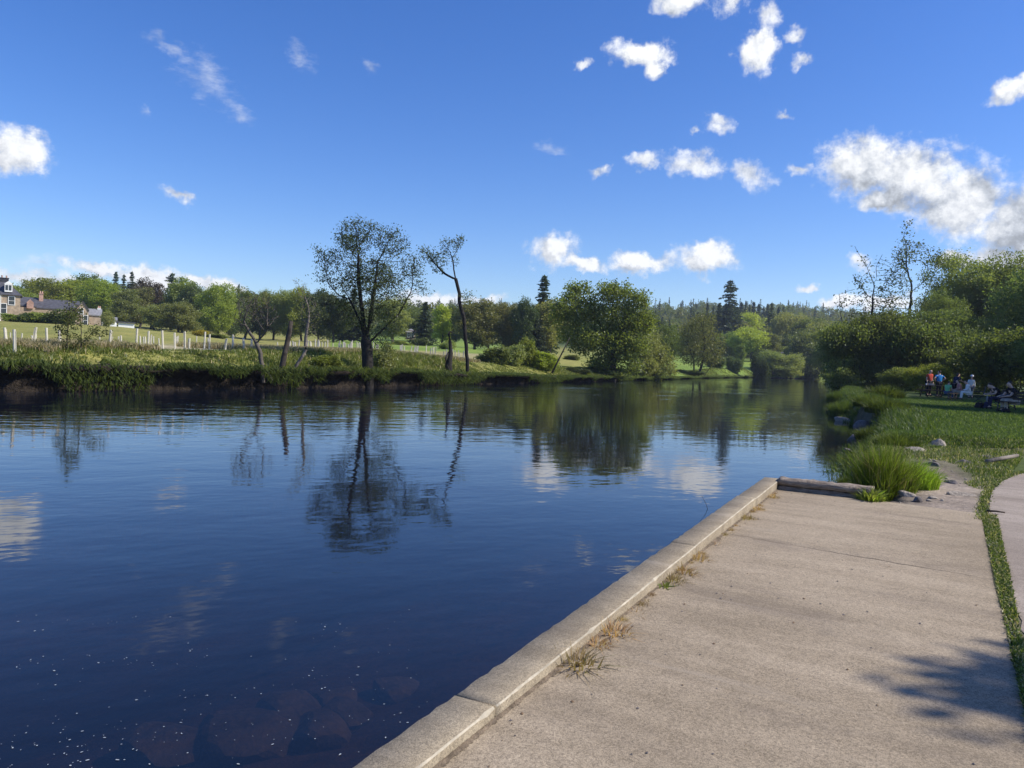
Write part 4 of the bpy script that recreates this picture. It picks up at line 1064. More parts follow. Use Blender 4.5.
for px, top, Y, w, lab, leaf in [
 (860, 322, 71, 62, 'dark thicket at the water below the half dead tree', 'leaf_right'), (890, 312, 71, 60, 'dark thicket between the two airy trees on the right bank', 'leaf_right'),
 (918, 312, 70, 66, 'leafy green thicket under the tallest slender tree', 'leaf_right'), (940, 334, 72, 50, 'green thicket behind the people in red and blue', 'leaf_mid'),
 (930, 364, 60, 34, 'sunny yellow green bush right behind the people in red and blue', 'leaf_bright'), (1016, 328, 58, 90, 'big dark rounded thicket behind the men on the bench', 'leaf_right'),
 (975, 348, 66, 64, 'dark thicket behind the people in white', 'leaf_right'), (880, 360, 70, 46, 'low dark thicket at the foot of the half dead tree', 'leaf_dark'), (1062, 335, 52, 90, 'dark thicket at the right picture edge', 'leaf_right'),
 (848, 368, 88, 30, 'low green thicket overhanging the water', 'leaf_right'), (905, 368, 66, 40, 'low leafy thicket left of the picnic group', 'leaf_right')]:
    stand('thicket', 'thicket', px, top, Y, w, lab, leaf, 'bush', sink=.15)
# trees just outside the picture whose shade lies on the lawn and the paving
for k, x, y, h, w, lab in [('ash', 29.5, 31.5, 12, 6.5, 'tree shading the two men on the bench'),
                           ('wood_a', 39, 43, 13, 11, 'tree between the bench and the picnic table'), ('wood_b', 46, 51, 14, 13, 'tree shading the picnic table')]:
    tm, cm, hh, ww, lf = TREES[k]
    plant(k, 'broadleaf_tree', (x, y, H(x, y) - .2), lab, 'tree', sx=w / ww, sz=h / hh, rz=x)
tm, cm, hh, ww, lf = TREES['ash']
plant('ash', 'broadleaf_tree', (13.6, 2.65, -.2), 'small tree beyond the path whose shadow falls on the paving', 'tree', sx=3.0 / ww, sz=10.2 / hh, leaf='leaf_mid', rz=2.0)

# ------------------------------------------------------------------ grass
def blade_mesh(name, P, h, w, lean, r, mats, mi=None, droop=.0, kink=.45):
    n = len(P); a = r.uniform(0, 6.28, n); side = np.stack([np.cos(a), np.sin(a), np.zeros(n)], 1) * (w / 2)[:, None]
    upv = np.zeros((n, 3)); upv[:, 2] = 1
    L = np.concatenate([lean, np.zeros((n, 1))], 1)
    mid = P + upv * (h * .55)[:, None] + L * (h * kink * .5)[:, None]
    tip = P + upv * (h * (1 - droop))[:, None] + L * (h * (kink + .55))[:, None]; tip[:, 2] -= h * np.linalg.norm(lean, axis=1) * .35
    V = np.stack([P - side, P + side, mid + side * .8, mid - side * .8, tip], 1).reshape(-1, 3)
    b = np.arange(n)[:, None] * 5
    Q = b + np.array([[0, 1, 2, 3]]); T = b + np.array([[3, 2, 4]])
    if mi is None: G = [(Q, 0), (T, 0)]
    else:
        G = []
        for k in range(len(mats)):
            G += [(Q[mi == k], k), (T[mi == k], k)]
    return mesh_np(name, V, G, mats)
def bank_points(n, r, pxa, pxb, lo, hi, power=1.0):
    L = resample(LEFT[1:-2], .3); T = np.gradient(L, axis=0); T /= np.linalg.norm(T, axis=1)[:, None]
    N = np.stack([-T[:, 1], T[:, 0]], 1); px = PXS(L[:, 0], L[:, 1])
    ok = np.where((px > pxa) & (px < pxb) & (L[:, 1] > 20))[0]
    k = r.choice(ok, n); o = lo + (hi - lo) * r.random(n) ** power
    P = L[k] + N[k] * o[:, None] + T[k] * r.uniform(-.4, .4, n)[:, None]
    return P, N[k], o, px[k]
def build_bank_grass():
    r = rng_(61)
    # tussocks along the lip, hanging over the edge, then taller rank growth up the slope
    nt = 10500; P, N, o, px = bank_points(nt, r, -70, 815, .05, 5.2, 1.0)
    ht = (.36 + .5 * r.random(nt)) * np.interp(px, [0, 215, 270, 450, 600, 700, 800], [1.0, .95, .55, .55, .6, .35, .35]) * (.8 + .5 * np.clip(wob(P[:, 0], P[:, 1]), -1, 1))
    m = 17; PP = np.repeat(P, m, 0) + r.normal(size=(nt * m, 2)) * .14
    oo = np.repeat(o, m); NN = np.repeat(N, m, 0)
    lipz = np.interp(np.repeat(px, m), *LIP)
    z = np.maximum(height(PP[:, 0], PP[:, 1]), np.where(oo < 1.4, WZ + (lipz - WZ) * 1.0, -9))
    h = np.repeat(ht, m) * r.uniform(.6, 1.2, nt * m)
    lean = r.normal(size=(nt * m, 2)) * .45 - NN * (np.clip(1.0 - oo, 0, 1.0) * 1.4 * r.uniform(.2, 1.0, nt * m))[:, None]
    P3 = np.concatenate([PP, z[:, None] - .05], 1)
    mi = (r.random(nt * m) < .06).astype(int)
    dark = (np.repeat(r.random(nt), m) < .35) & (mi == 0); mi = np.where(dark, 2, mi)
    tag(link('bank_grass', blade_mesh('bank_grass', P3, h, np.full(len(h), .045), lean, r, [M['grass_bank'], M['grass_dry'], M['weed']], mi)), 'rank green grass hanging over the far earth bank', 'grass', kind='stuff')
    # trailing growth and roots on the earth face
    n = 34000; P, N, o, px = bank_points(n, r, -70, 815, -.30, .12)
    lipz = np.interp(px, *LIP); cl = np.clip(wob(P[:, 0] * 2.4, P[:, 1] * 2.4) * 1.3 + .45, 0, 1.1)
    z = WZ + (lipz - WZ) * (1.02 - r.random(n) ** 1.2 * 1.0 * cl)
    lean = r.normal(size=(n, 2)) * .3 - N * .8
    tag(link('bank_undergrowth', blade_mesh('bank_undergrowth', np.concatenate([P, z[:, None]], 1), r.uniform(.2, .6, n), np.full(n, .045), lean, r, [M['grass_bank'], M['leaf_dark']], (r.random(n) < .5).astype(int), droop=.5)), 'weeds and trailing growth on the face of the far earth bank', 'plants', kind='stuff')
    n = 95000; P, N, o, px = bank_points(n, r, -70, 520, 4.2, 15, 1.3)
    keep = wob(P[:, 0] * .8, P[:, 1] * .8) > -.8; P, px = P[keep], px[keep]; n = len(P)
    z = height(P[:, 0], P[:, 1])
    tag(link('dry_grass', blade_mesh('dry_grass', np.concatenate([P, z[:, None]], 1), r.uniform(.25, .55, n) * np.interp(px, [0, 250, 460], [1, 1, .8]), np.full(n, .045), r.normal(size=(n, 2)) * .35, r, [M['grass_dry'], M['grass_bank']], (r.random(n) < .2).astype(int))), 'pale dry grass among the white tree guards', 'grass', kind='stuff')
build_bank_grass()

# white tree guards planted in rows behind the far bank
def guard_mesh():
    mb = MB(); n = 10
    ro = [(.09, -.1), (.095, 1.45), (.085, 1.45), (.075, .3)]; prev = None
    for (rad, z) in ro:
        ring = [mb.bm.verts.new((rad * math.cos(a), rad * math.sin(a), z)) for a in [6.2832 * k / n for k in range(n)]]
        if prev:
            for k in range(n): mb.bm.faces.new((prev[k], prev[(k + 1) % n], ring[(k + 1) % n], ring[k]))
        prev = ring
    mb.bm.faces.new(prev)
    mb.box((.12, 0, .6), (.035, .035, 1.5))
    o = mb.build('tree_guard', M['tube_white']); return o
gm = guard_mesh(); gmesh = gm.data; bpy.data.objects.remove(gm)
gr = random.Random(44)
front = [(6, 17), (14.5, 24), (33, 18), (47, 17), (60, 16), (109, 17), (136, 18), (148, 16), (163, 17), (175, 15), (185, 16), (189, 10), (204, 16), (209, 14), (225, 11), (232.5, 14), (244, 12), (251, 11)]
for k, (px, hp) in enumerate(front):
    Y = float(np.interp(px, [0, 110, 260], [37.5, 43, 51])) + gr.uniform(-1, 1.5) - (4 if px == 14.5 else 0)
    o = link('tree_guard', gmesh, None, at(px, Y)); o.scale = (.62, .62, hp * Y / FOC / 1.45 * 1.12); o.rotation_euler = (gr.gauss(0, .05), gr.gauss(0, .05) - .03, gr.uniform(0, 6))
    tag(o, 'white plastic tree guard of the taller front row on the left grassy bank', 'tree guard', 'white tree guards in the front row')
for k in range(104):
    px = (gr.uniform(118, 300) if k < 30 else gr.uniform(290, 470)) if k > 6 else gr.uniform(0, 118); Y = np.interp(px, [0, 118, 250, 455], [48, 50, 55, 74]) + gr.uniform(-2, 10)
    o = link('tree_guard', gmesh, None, at(px, Y)); s = gr.uniform(.34, .52) * (1.3 if px > 290 else 1); o.scale = (.46, .46, s); o.rotation_euler = (gr.gauss(0, .06), gr.gauss(0, .06), gr.uniform(0, 6))
    tag(o, 'small white tree guard among the pale dry grass behind the front row', 'tree guard', 'white tree guards in the back rows')

# ------------------------------------------------------------------ houses behind the left meadow
def facing(px, Y, z):
    px = UR(px, 310)[0]; A = math.atan((px - 512) / FOC); X = (px - 512) / FOC * Y
    return (X, Y, z), -A, FOC / (Y * math.cos(A)), FOC / Y      # place, turn, pixels per metre across and up
def window(root, x, z, w, h, y=-.0, bars=True):
    f = MB()
    for sx in (-1, 1): f.box((x + sx * (w / 2 - .05), y - .05, z), (.10, .12, h))
    for sz in (-1, 1): f.box((x, y - .05, z + sz * (h / 2 - .05)), (w - .2, .12, .10))
    f.box((x, y - .03, z), (w - .2, .06, .06))
    fo = f.build('window', M['white_paint'], root)
    g = MB(); g.box((x, y - .012, z), (w - .21, .02, h - .21)); g.build('pane', M['glass_dark'], fo)
def gable_roof(root, x0, x1, y0, y1, ze, zr, m, hip0=0.0, hip1=0.0, over=.3, name='roof'):
    mb = MB(); ym = (y0 + y1) / 2; v = []
    for dz in (0, -.18):
        v.append([mb.bm.verts.new(p) for p in [(x0 - over, y0 - over, ze + dz), (x1 + over, y0 - over, ze + dz), (x1 + over, y1 + over, ze + dz), (x0 - over, y1 + over, ze + dz), (x0 - over + hip0, ym, zr + dz), (x1 + over - hip1, ym, zr + dz)]])
    a, b = v; F = mb.bm.faces.new
    F((a[0], a[1], a[5], a[4])); F((a[2], a[3], a[4], a[5])); F((b[4], b[5], b[1], b[0])); F((b[5], b[4], b[3], b[2]))
    F((a[0], b[0], b[1], a[1])); F((a[2], b[2], b[3], a[3]))
    if hip1: F((a[1], a[2], a[5])); F((b[2], b[1], b[5])); F((a[1], b[1], b[2], a[2]))
    else: F((a[1], b[1], b[5], a[5])); F((a[5], b[5], b[2], a[2]))
    if hip0: F((a[3], a[0], a[4])); F((b[0], b[3], b[4])); F((a[3], b[3], b[0], a[0]))
    else: F((a[4], b[4], b[0], a[0])); F((a[3], b[3], b[4], a[4]))
    return mb.build(name, m, root)
def gable_wall(root, x0, x1, y0, y1, z0, ze, zr, m, gx0=True, gx1=True):
    """walls of a range whose ridge runs along x"""
    mb = MB(); ym = (y0 + y1) / 2; F = mb.bm.faces.new; V = mb.bm.verts.new
    p = [V((x0, y0, z0)), V((x1, y0, z0)), V((x1, y1, z0)), V((x0, y1, z0)), V((x0, y0, ze)), V((x1, y0, ze)), V((x1, y1, ze)), V((x0, y1, ze))]
    a = V((x0, ym, zr)) if gx0 else None; b = V((x1, ym, zr)) if gx1 else None
    F((p[0], p[1], p[5], p[4])); F((p[2], p[3], p[7], p[6]))
    F((p[1], p[2], p[6], b, p[5]) if b else (p[1], p[2], p[6], p[5])); F((p[3], p[0], p[4], a, p[7]) if a else (p[3], p[0], p[4], p[7]))
    return mb.build('wall', m, root)
def chimney(roof, x, y, z0, z1, w, m):
    mb = MB(); mb.box((x, y, (z0 + z1) / 2), (w, .7, z1 - z0)); mb.box((x, y, z1 - .08), (w + .14, .84, .14))
    c = mb.build('chimney', m, roof)
    pt = MB()
    for dx in (-w * .25, w * .25): pt.tube([(x + dx, y, z1), (x + dx, y, z1 + .45)], [.15, .12], 8)
    pt.build('chimney_pot', M['stone_pink'], c)
# tall stone house, right hand end in view
loc, rz, su, sv = facing(21, 150, H(-95.8, 150) - .5)
h1 = tag(empty('stone_house', loc, rz), 'tall stone house with slate roof, white dormer and chimney at the left edge', 'house')
zb = loc[2]; ze = zz(150, 295, 10) - zb; zr = zz(150, 280.5, 10) - zb
gable_wall(h1, -17, 0, 0, 8.5, -1.5, ze, zr, M['stone_wall'], False, False)
rf = gable_roof(h1, -17, 0, 0, 8.5, ze + .02, zr, M['slate'], 3, 2.9)
chimney(rf, -2.75, 4.2, zr - 1.0, zz(150, 277.3, 10) - zb, 1.5, M['lead'])
window(h1, -8.7 / su, zz(150, 301, 10) - zb, 1.15, 1.7); window(h1, -16.5 / su, zz(150, 309, 10) - zb, 1.1, 2.0); window(h1, -26 / su, zz(150, 301, 10) - zb, 1.15, 1.7)
mb = MB(); dz = zz(150, 288.5, 10) - zb; dx = -12 / su
mb.box((dx, 1.0, dz), (1.25, 1.9, 1.5)); mb.poly([(dx - .75, .02, dz + .75), (dx + .75, .02, dz + .75), (dx, .02, dz + 1.35)], (0, 2.2, 0))
dm = mb.build('dormer', M['white_paint'], h1)
g = MB(); g.box((dx - .28, .03, dz + .05), (.42, .03, 1.0)); g.box((dx + .28, .03, dz + .05), (.42, .03, 1.0)); g.build('pane', M['glass_dark'], dm)
mb = MB(); mb.tube([(-19.5 / su, -.1, -1), (-19.5 / su, -.1, ze - .1)], .07, 8); mb.build('downpipe', M['white_paint'], h1)
# long low range with slate roofs and a stone gable
loc, rz, su, sv = facing(55, 162, H(-96.3, 162) - .5); zb = loc[2]
h2 = tag(empty('stone_house', loc, rz), 'long low house with dark slate roofs, pink chimney and pale stone gable', 'house')
X = lambda px: (px - 55) / su
Z = lambda py: zz(162, py, 55) - zb
gable_wall(h2, X(20), X(80), 0, 6.5, -1.5, Z(309), Z(299.5), M['stone_wall'])
rf = gable_roof(h2, X(38.5), X(80), 0, 6.5, Z(308.6), Z(299), M['slate'], over=.2)
gable_roof(h2, X(19), X(38), .4, 6.1, Z(307.5), Z(298.3), M['slate'], over=.2)
chimney(rf, X(41.6), 2.6, Z(302), Z(293.8), .75, M['stone_pink'])
mb = MB(); mb.poly([(X(28), -.4, Z(310)), (X(34.5), -.4, Z(310)), (X(34.5), -.4, Z(304)), (X(31.3), -.4, Z(300.8)), (X(28), -.4, Z(304))], (0, 2.2, 0)); d = mb.build('gablet', M['stone_pink'], h2)
mb = MB(); mb.poly([(X(76), -2.5, -1.5), (X(89.5), -2.5, -1.5), (X(89.5), -2.5, Z(309)), (X(83.5), -2.5, Z(301)), (X(76.5), -2.5, Z(309))], (0, 6.5, 0)); mb.build('gable_wall', M['stone_wall'], h2)
mb = MB()
mb.poly([(X(75.5), -2.7, Z(309.6)), (X(75.2), -2.7, Z(308.8)), (X(83.5), -2.7, Z(299.9)), (X(83.5), -2.7, Z(300.8))], (0, 7, 0))
mb.poly([(X(90), -2.7, Z(309.6)), (X(90.3), -2.7, Z(308.8)), (X(83.505), -2.7, Z(299.9)), (X(83.505), -2.7, Z(300.8))], (0, 7, 0)); mb.build('gable_roof', M['slate'], h2)
window(h2, X(86.7), Z(319), .9, 2.2, -2.5); window(h2, X(82), Z(310), .9, 1.3, -2.5)
# small cottage and flat shed right of it
loc, rz, su, sv = facing(100, 165, H(-88.4, 165) - .4); zb = loc[2]
h3 = tag(empty('cottage', loc, rz), 'small cottage with grey roof, white chimney and white walls', 'house')
X = lambda px: (px - 100) / su
Z = lambda py: zz(165, py, 105) - zb
gable_wall(h3, X(90), X(102), 0, 5, -1.5, Z(316), Z(309.5), M['stone_wall']); rf = gable_roof(h3, X(90), X(102), 0, 5, Z(315.5), Z(309), M['slate_pale'], over=.2)
chimney(rf, X(99.8), 2.5, Z(312), Z(308), .6, M['white_paint'])
gable_wall(h3, X(103), X(118), .5, 5.5, -1.5, Z(319.5), Z(316.5), M['white_paint']); gable_roof(h3, X(103), X(118), .5, 5.5, Z(319.3), Z(316.2), M['slate_pale'], over=.15, name='annexe_roof')
window(h3, X(108), Z(321.5), .9, .8, .5); window(h3, X(114), Z(321.5), .9, .8, .5)
loc, rz, su, sv = facing(128, 158, H(-78.9, 158) - .3); zb = loc[2]
h4 = tag(empty('shed', loc, rz), 'low flat white shed with a dark grey roof at the meadow top', 'shed')
X = lambda px: (px - 128) / su
Z = lambda py: zz(158, py, 128) - zb
mb = MB(); mb.box((X(127.5), 2, Z(327)), (16 / su, 4, 1.7)); mb.build('wall', M['white_paint'], h4)
mb = MB(); mb.box((X(126.5), 2, Z(322.6)), (20 / su, 4.6, .22), ry=.02); mb.build('roof', M['slate'], h4)
# little pavilion and hut
loc, rz, su, sv = facing(412, 200, H(-26, 200)); zb = loc[2]
h5 = tag(empty('pavilion', loc, rz), 'small pavilion with pointed grey roof beyond the alder', 'pavilion')
Z = lambda py: zz(200, py, 412) - zb
mb = MB(); mb.box((0, 1.3, Z(335)), (2.5, 2.5, 2.4)); mb.build('wall', M['stone_wall'], h5)
mb = MB(); mb.box((0, 1.3, Z(330.6)), (3.3, 3.3, .95), taper=.12); mb.build('roof', M['slate_pale'], h5)
window(h5, -.5, Z(334.8), .7, 1.4, .05); window(h5, .5, Z(334.8), .7, 1.4, .05)
loc, rz, su, sv = facing(780, 262, H(91.5, 262)); zb = loc[2]
h6 = tag(empty('hut', loc, rz), 'little hut with pale roof half hidden behind the willow bushes', 'hut')
gable_wall(h6, -1.4, 1.4, 0, 2.4, -.4, 2.5, 3.7, M['stone_wall']); gable_roof(h6, -1.4, 1.4, 0, 2.4, 2.5, 3.8, M['slate_pale'], over=.2)
# ------------------------------------------------------------------ right bank: tufts, reeds, weeds, stones
def tuft_mesh(name, n, rad, h, w, mats, seed, lean=.5, mi=None):
    r = rng_(seed); a = r.uniform(0, 6.28, n); d = rad * r.random(n) ** .6
    P = np.stack([d * np.cos(a), d * np.sin(a), np.full(n, -.04)], 1)
    hh = h * r.uniform(.5, 1.08, n) * (1 - .35 * (d / rad) ** 2)
    L = np.stack([np.cos(a), np.sin(a)], 1) * (lean * (.2 + d / rad) * r.uniform(.2, 1.2, n))[:, None] + r.normal(size=(n, 2)) * .14
    m = (r.random(n) < .12).astype(int) if len(mats) > 1 else None
    return blade_mesh(name, P, hh, w * r.uniform(.7, 1.3, n), L, r, mats, m)
def put(name, me, px, py, z, label, cat, s=1.0, rz=0.0, group=None):
    x, y = wpt(px, py, z)
    o = link(name, me, None, (x, y, max(H(x, y), WZ - .05) if z < .005 else z)); o.scale = (s, s, s); o.rotation_euler = (0, 0, rz)
    return tag(o, label, cat, group)
def clump_mesh(name, subs, mats, seed):
    """an uneven clump: sub-tufts of different height, bent and dead blades among the green"""
    r = rng_(seed); PP = []; HH = []; LL = []; MI = []
    for (x, y, rad, h, n) in subs:
        a = r.uniform(0, 6.28, n); d = rad * r.random(n) ** .6
        PP.append(np.stack([x + d * np.cos(a), y + d * np.sin(a), np.full(n, -.04)], 1)); HH.append(h * r.uniform(.35, 1.1, n) ** .8)
        o = np.array([x, y]) * .55
        LL.append(o + np.stack([np.cos(a), np.sin(a)], 1) * (.35 * (.1 + d / rad) * r.uniform(.1, 1.3, n))[:, None] + r.normal(size=(n, 2)) * (.10 + .3 * (r.random(n) < .12))[:, None])
        MI.append(r.choice(3, n, p=[.70, .20, .10]))
    P = np.concatenate(PP); n = len(P)
    return blade_mesh(name, P, np.concatenate(HH), r.uniform(.006, .014, n), np.concatenate(LL), r, mats, np.concatenate(MI))
big = clump_mesh('grass_tuft', [(0, 0, .20, 1.02, 1100), (-.20, .05, .16, .90, 700), (.17, -.06, .16, .82, 700), (.05, .20, .18, .95, 600), (-.12, -.16, .14, .62, 450), (.30, .06, .13, .60, 420), (-.34, -.04, .11, .52, 300)], [M['grass_tuft'], M['grass_bank'], M['grass_dry']], 81)
big_ = None
put('grass_tuft', big, 886, 493, -.05, 'large bright green tuft of tall grass right behind the end beam', 'grass tuft')
t2 = tuft_mesh('grass_tuft', 1500, .34, .52, .012, [M['grass_tuft'], M['weed']], 82, .6)
put('grass_tuft', t2, 914, 489, -.05, 'lower green grass tuft leaning against the tall bright one', 'grass tuft')
t3 = tuft_mesh('weed', 260, .16, .26, .028, [M['weed'], M['grass_tuft']], 83, .8)
put('weed', t3, 873, 502, -.02, 'broad leaved weed at the rotted end of the end beam', 'weed')
rd = tuft_mesh('reed_clump', 2600, .75, 1.05, .022, [M['reed']], 84, .25)
put('reed_clump', rd, 845, 416, WZ, 'dark reed clump standing in the water of the right bank', 'reeds', 1.0)
put('reed_clump', rd, 838, 407, WZ, 'dark reed clump furthest along the right bank', 'reeds', .9, 2.0)
ts = tuft_mesh('grass_tussock', 1700, .55, .55, .018, [M['grass_bank'], M['reed']], 85, .7)
for px, py, s, lab in [(884, 404, 1.8, 'rounded grassy mound at the lawn edge left of the picnic table'), (872, 414, 1.3, 'grass tussock by the water below the rounded mound'), (887, 421, 1.3, 'dark grass tussock just above the grey boulder'),
                       (874, 428, .9, 'small grass tussock behind the grey boulder'), (897, 447, .8, 'dark grass tussock behind the tall bright tuft'), (853, 481, .45, 'small pale tussock at the water left of the tall bright tuft')]:
    put('grass_tussock', ts, px, py, 0 if s > .5 else WZ + .1, lab, 'grass tuft', s, s * 3)

def rock_mesh(name, seed, dims, m):
    r = rng_(seed); bm = bmesh.new(); bmesh.ops.create_icosphere(bm, subdivisions=3, radius=.5)
    dirs = r.normal(size=(14, 3)); dirs /= np.linalg.norm(dirs, axis=1)[:, None]; cut = r.uniform(.26, .44, 14)
    for v in bm.verts:
        p = np.array(v.co)
        for d, c in zip(dirs, cut):
            k = p @ d
            if k > c: p = p - d * (k - c) * .88
        p = p * (1 + r.normal() * .012); v.co = Vector(p * np.array(dims))
    me = bpy.data.meshes.new(name); bm.to_mesh(me); bm.free(); me.materials.append(M[m]); return me
for k, (px, py, z, d, m, lab) in enumerate([
    (866, 433, WZ + .1, (1.15, .8, .75), 'rock_dark', 'big grey boulder at the waterline of the right bank'), (856, 441, WZ + .05, (.8, .5, .35), 'rock_dark', 'low dark stone in the water left of the big boulder'),
    (844, 421, WZ + .02, (1.0, .5, .28), 'rock_pale', 'flat pale stone in the water below the reeds'), (878, 439, WZ + .12, (.55, .4, .4), 'rock_dark', 'dark stone right below the big boulder'),
    (918, 455, -.05, (.7, .5, .30), 'rock_pale', 'pale slab of rock behind the tall bright tuft'), (940, 449, -.03, (.6, .5, .4), 'rock_pale', 'pale rock in the shade of the lawn edge'),
    (932, 468, -.05, (.42, .3, .26), 'rock_dark', 'dark grey rock on the bare earth right of the tall tuft'), (967, 466, -.05, (.46, .34, .22), 'rock_dark', 'dark rock in the middle of the bare earth'),
    (920, 503, -.03, (.20, .16, .13), 'rock_dark', 'dark angular stone close to the paving edge'), (908, 497, -.03, (.26, .2, .14), 'rock_pale', 'pale stone beside the dark angular stone at the paving edge'),
    (934, 501, -.04, (.2, .14, .1), 'rock_pale', 'small pale stone right of the dark angular stone'), (953, 485, -.05, (.34, .22, .16), 'rock_dark', 'flat dark stone half sunk in the bare earth'),
    (965, 497, -.04, (.5, .22, .1), 'rock_pale', 'long low pale stone along the paving edge'), (985, 459, -.03, (.6, .34, .16), 'rock_dark', 'flat dark rock below the lawn edge'), (860, 470, WZ + .03, (.3, .24, .2), 'rock_dark', 'small dark stone at the water left of the tall tuft'), (848, 452, WZ, (.34, .26, .2), 'rock_dark', 'small dark stone alone in the shallow water')]):
    x, y = wpt(px, py, z)
    o = link('rock', rock_mesh('rock', 500 + k, d, m), None, (x, y, z + d[2] * .12)); o.rotation_euler = (.1 * math.sin(k * 3), .12 * math.cos(k * 5), k * 1.3)
    tag(o, lab, 'rock')
for k, (px, py, s) in enumerate([(255, 764, .75), (310, 762, .55), (345, 738, .5), (290, 735, .6), (392, 706, .45), (215, 748, .5), (160, 766, .6), (330, 715, .4)]):
    x, y = wpt(px, py, WZ - .45); z = H(x, y)
    o = link('boulder', rock_mesh('boulder', 540 + k, (s, s * .8, s * .5), 'rock_wet'), None, (x, y, z + .12 * s)); o.rotation_euler = (0, 0, k)
    tag(o, 'brown boulder on the river bed seen through the dark water by the quay', 'rock', 'sunken boulders beside the quay')

def build_right_grass():
    r = rng_(91)
    # hanging grass along the right waterline
    L = resample([p for p in RIGHT if 11.5 < p[1] < 150 and p[0] > 5][::-1], .12); T = np.gradient(L, axis=0); T /= np.linalg.norm(T, axis=1)[:, None]; N = np.stack([T[:, 1], -T[:, 0]], 1)
    n = 30000; w = 1 / np.maximum(L[:, 1], 12) ** .8; k = r.choice(len(L), n, p=w / w.sum()); o = r.uniform(-.25, 1.7, n)
    P = L[k] + N[k] * o[:, None] + r.normal(size=(n, 2)) * .12
    ok = (wob(P[:, 0] * 2, P[:, 1] * 2) + (P[:, 1] - 20) * .08 > .05) & ((P[:, 1] > 19.5) | (o < .25)); P, o, k = P[ok], o[ok], k[ok]; n = len(P)
    z = np.maximum(height(P[:, 0], P[:, 1]), WZ - .1)
    tag(link('waterside_grass', blade_mesh('waterside_grass', np.concatenate([P, z[:, None]], 1), r.uniform(.12, .42, n) * np.clip(P[:, 1] / 26, .4, 1), np.full(n, .022), r.normal(size=(n, 2)) * .35 - N[k] * .35, r, [M['reed'], M['grass_bank']], (r.random(n) < .4).astype(int))), 'dark grass hanging over the water of the right bank', 'grass', kind='stuff')
    # lawn
    n = 230000; Y = 17.5 + 30 * r.random(n) ** 1.5; pxx = .44 + .75 * r.random(n) ** 1.7; X = pxx * Y
    P = np.stack([X, Y], 1); sdv, _ = river_sd(P); ok = (sdv > .8) & (Y > np.interp(X, [5, 9.6, 11.6, 15, 22, 45], [14, 14.6, 15.6, 16.6, 17.6, 18.5])); P = P[ok]; n = len(P)
    h = r.uniform(.03, .085, n) * (1 + .8 * np.clip(wob(P[:, 0] * 1.5, P[:, 1] * 1.5), 0, 1)) + .12 * (np.abs(P[:, 1] - 18.7) < .5) * r.random(n)
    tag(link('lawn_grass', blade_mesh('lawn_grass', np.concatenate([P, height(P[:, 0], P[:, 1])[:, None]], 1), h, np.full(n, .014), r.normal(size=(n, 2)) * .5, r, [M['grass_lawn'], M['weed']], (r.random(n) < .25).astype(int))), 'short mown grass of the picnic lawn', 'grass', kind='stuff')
    # weeds: strip between paving and path, ragged patches on the bare earth
    pts = []; 
    e = resample([(2.2, 3.05), (2.78, 4.07), (5.76, 9.30)], .02); k = r.integers(0, len(e), 11000); k = k[wob(e[k, 0] * 11, e[k, 1] * 11) + np.random.default_rng(5).normal(size=len(k)) * .5 > -1.2]; nk = len(k); wdt = .06 + .10 * np.clip((e[k, 1] - 4) / 5, 0, 1)
    rr = r.random(nk); q = e[k] + np.stack([KN[0] * rr * wdt, KN[1] * rr * wdt], 1); pts.append((q, r.uniform(.015, .05, nk)))
    e = resample([tuple(z_) for z_ in smooth_line(PATHL, 2) if 8.6 < z_[1] < 15], .02); k = r.integers(0, len(e), 3800); q = e[k] + r.normal(size=(3800, 2)) * .035 + np.array([-.05, .03]); pts.append((q, r.uniform(.015, .06, 3800)))
    n = 70000; X = r.uniform(4.8, 13, n); Y = r.uniform(9.0, 19.5, n); P = np.stack([X, Y], 1); sdv, _ = river_sd(P)
    edge = .73 * (Y - 9.84) + 6.2 - X                       # metres left of the path
    g = wob(X * 2.3 + 4, Y * 2.3) + 1.1 * np.exp(-(edge - .3) ** 2 / .35) + .9 * np.exp(-((Y - 18.3) / .7) ** 2) - .9 * np.exp(-((edge - 1.9) / .8) ** 2) * (Y < 15)
    ok = (sdv > .3) & (edge > .0) & (g > .78) & ~in_poly(P, [(0, 0), (5.8, 9.35), kp(-.2, 1.7), kp(-.2, 0)]); q = P[ok]
    pts.append((q, r.uniform(.02, .06, len(q)) * (1 + 1.2 * np.clip(g[ok] - .6, 0, 1))))
    Q = np.concatenate([a for a, _ in pts]); hh = np.concatenate([b for _, b in pts]); n = len(Q)
    tag(link('weeds', blade_mesh('weeds', np.concatenate([Q, height(Q[:, 0], Q[:, 1])[:, None] - .005], 1), hh, np.full(n, .012), r.normal(size=(n, 2)) * .55, r, [M['weed'], M['grass_lawn'], M['grass_dry']], r.choice(3, n, p=[.52, .26, .22]))), 'low weeds and grass along the path edge and over the bare earth', 'plants', kind='stuff')
    # small stones on the bare earth
    n = 420; X = r.uniform(5.0, 9.5, n); Y = r.uniform(9.6, 18.5, n); P = np.stack([X, Y], 1); sdv, _ = river_sd(P); ok = (sdv > .2) & (X < .73 * (Y - 9.84) + 5.6) & ~in_poly(P, [(0, 0), (5.8, 9.35), kp(-.2, 1.7), kp(-.2, 0)])
    P = P[ok]; z = height(P[:, 0], P[:, 1]); VV = []; FF = []; base = rock_mesh('pebble', 600, (1, .8, .5), 'rock_pale'); bv = np.array([v.co[:] for v in base.vertices]); bf = np.array([p.vertices[:] for p in base.polygons])
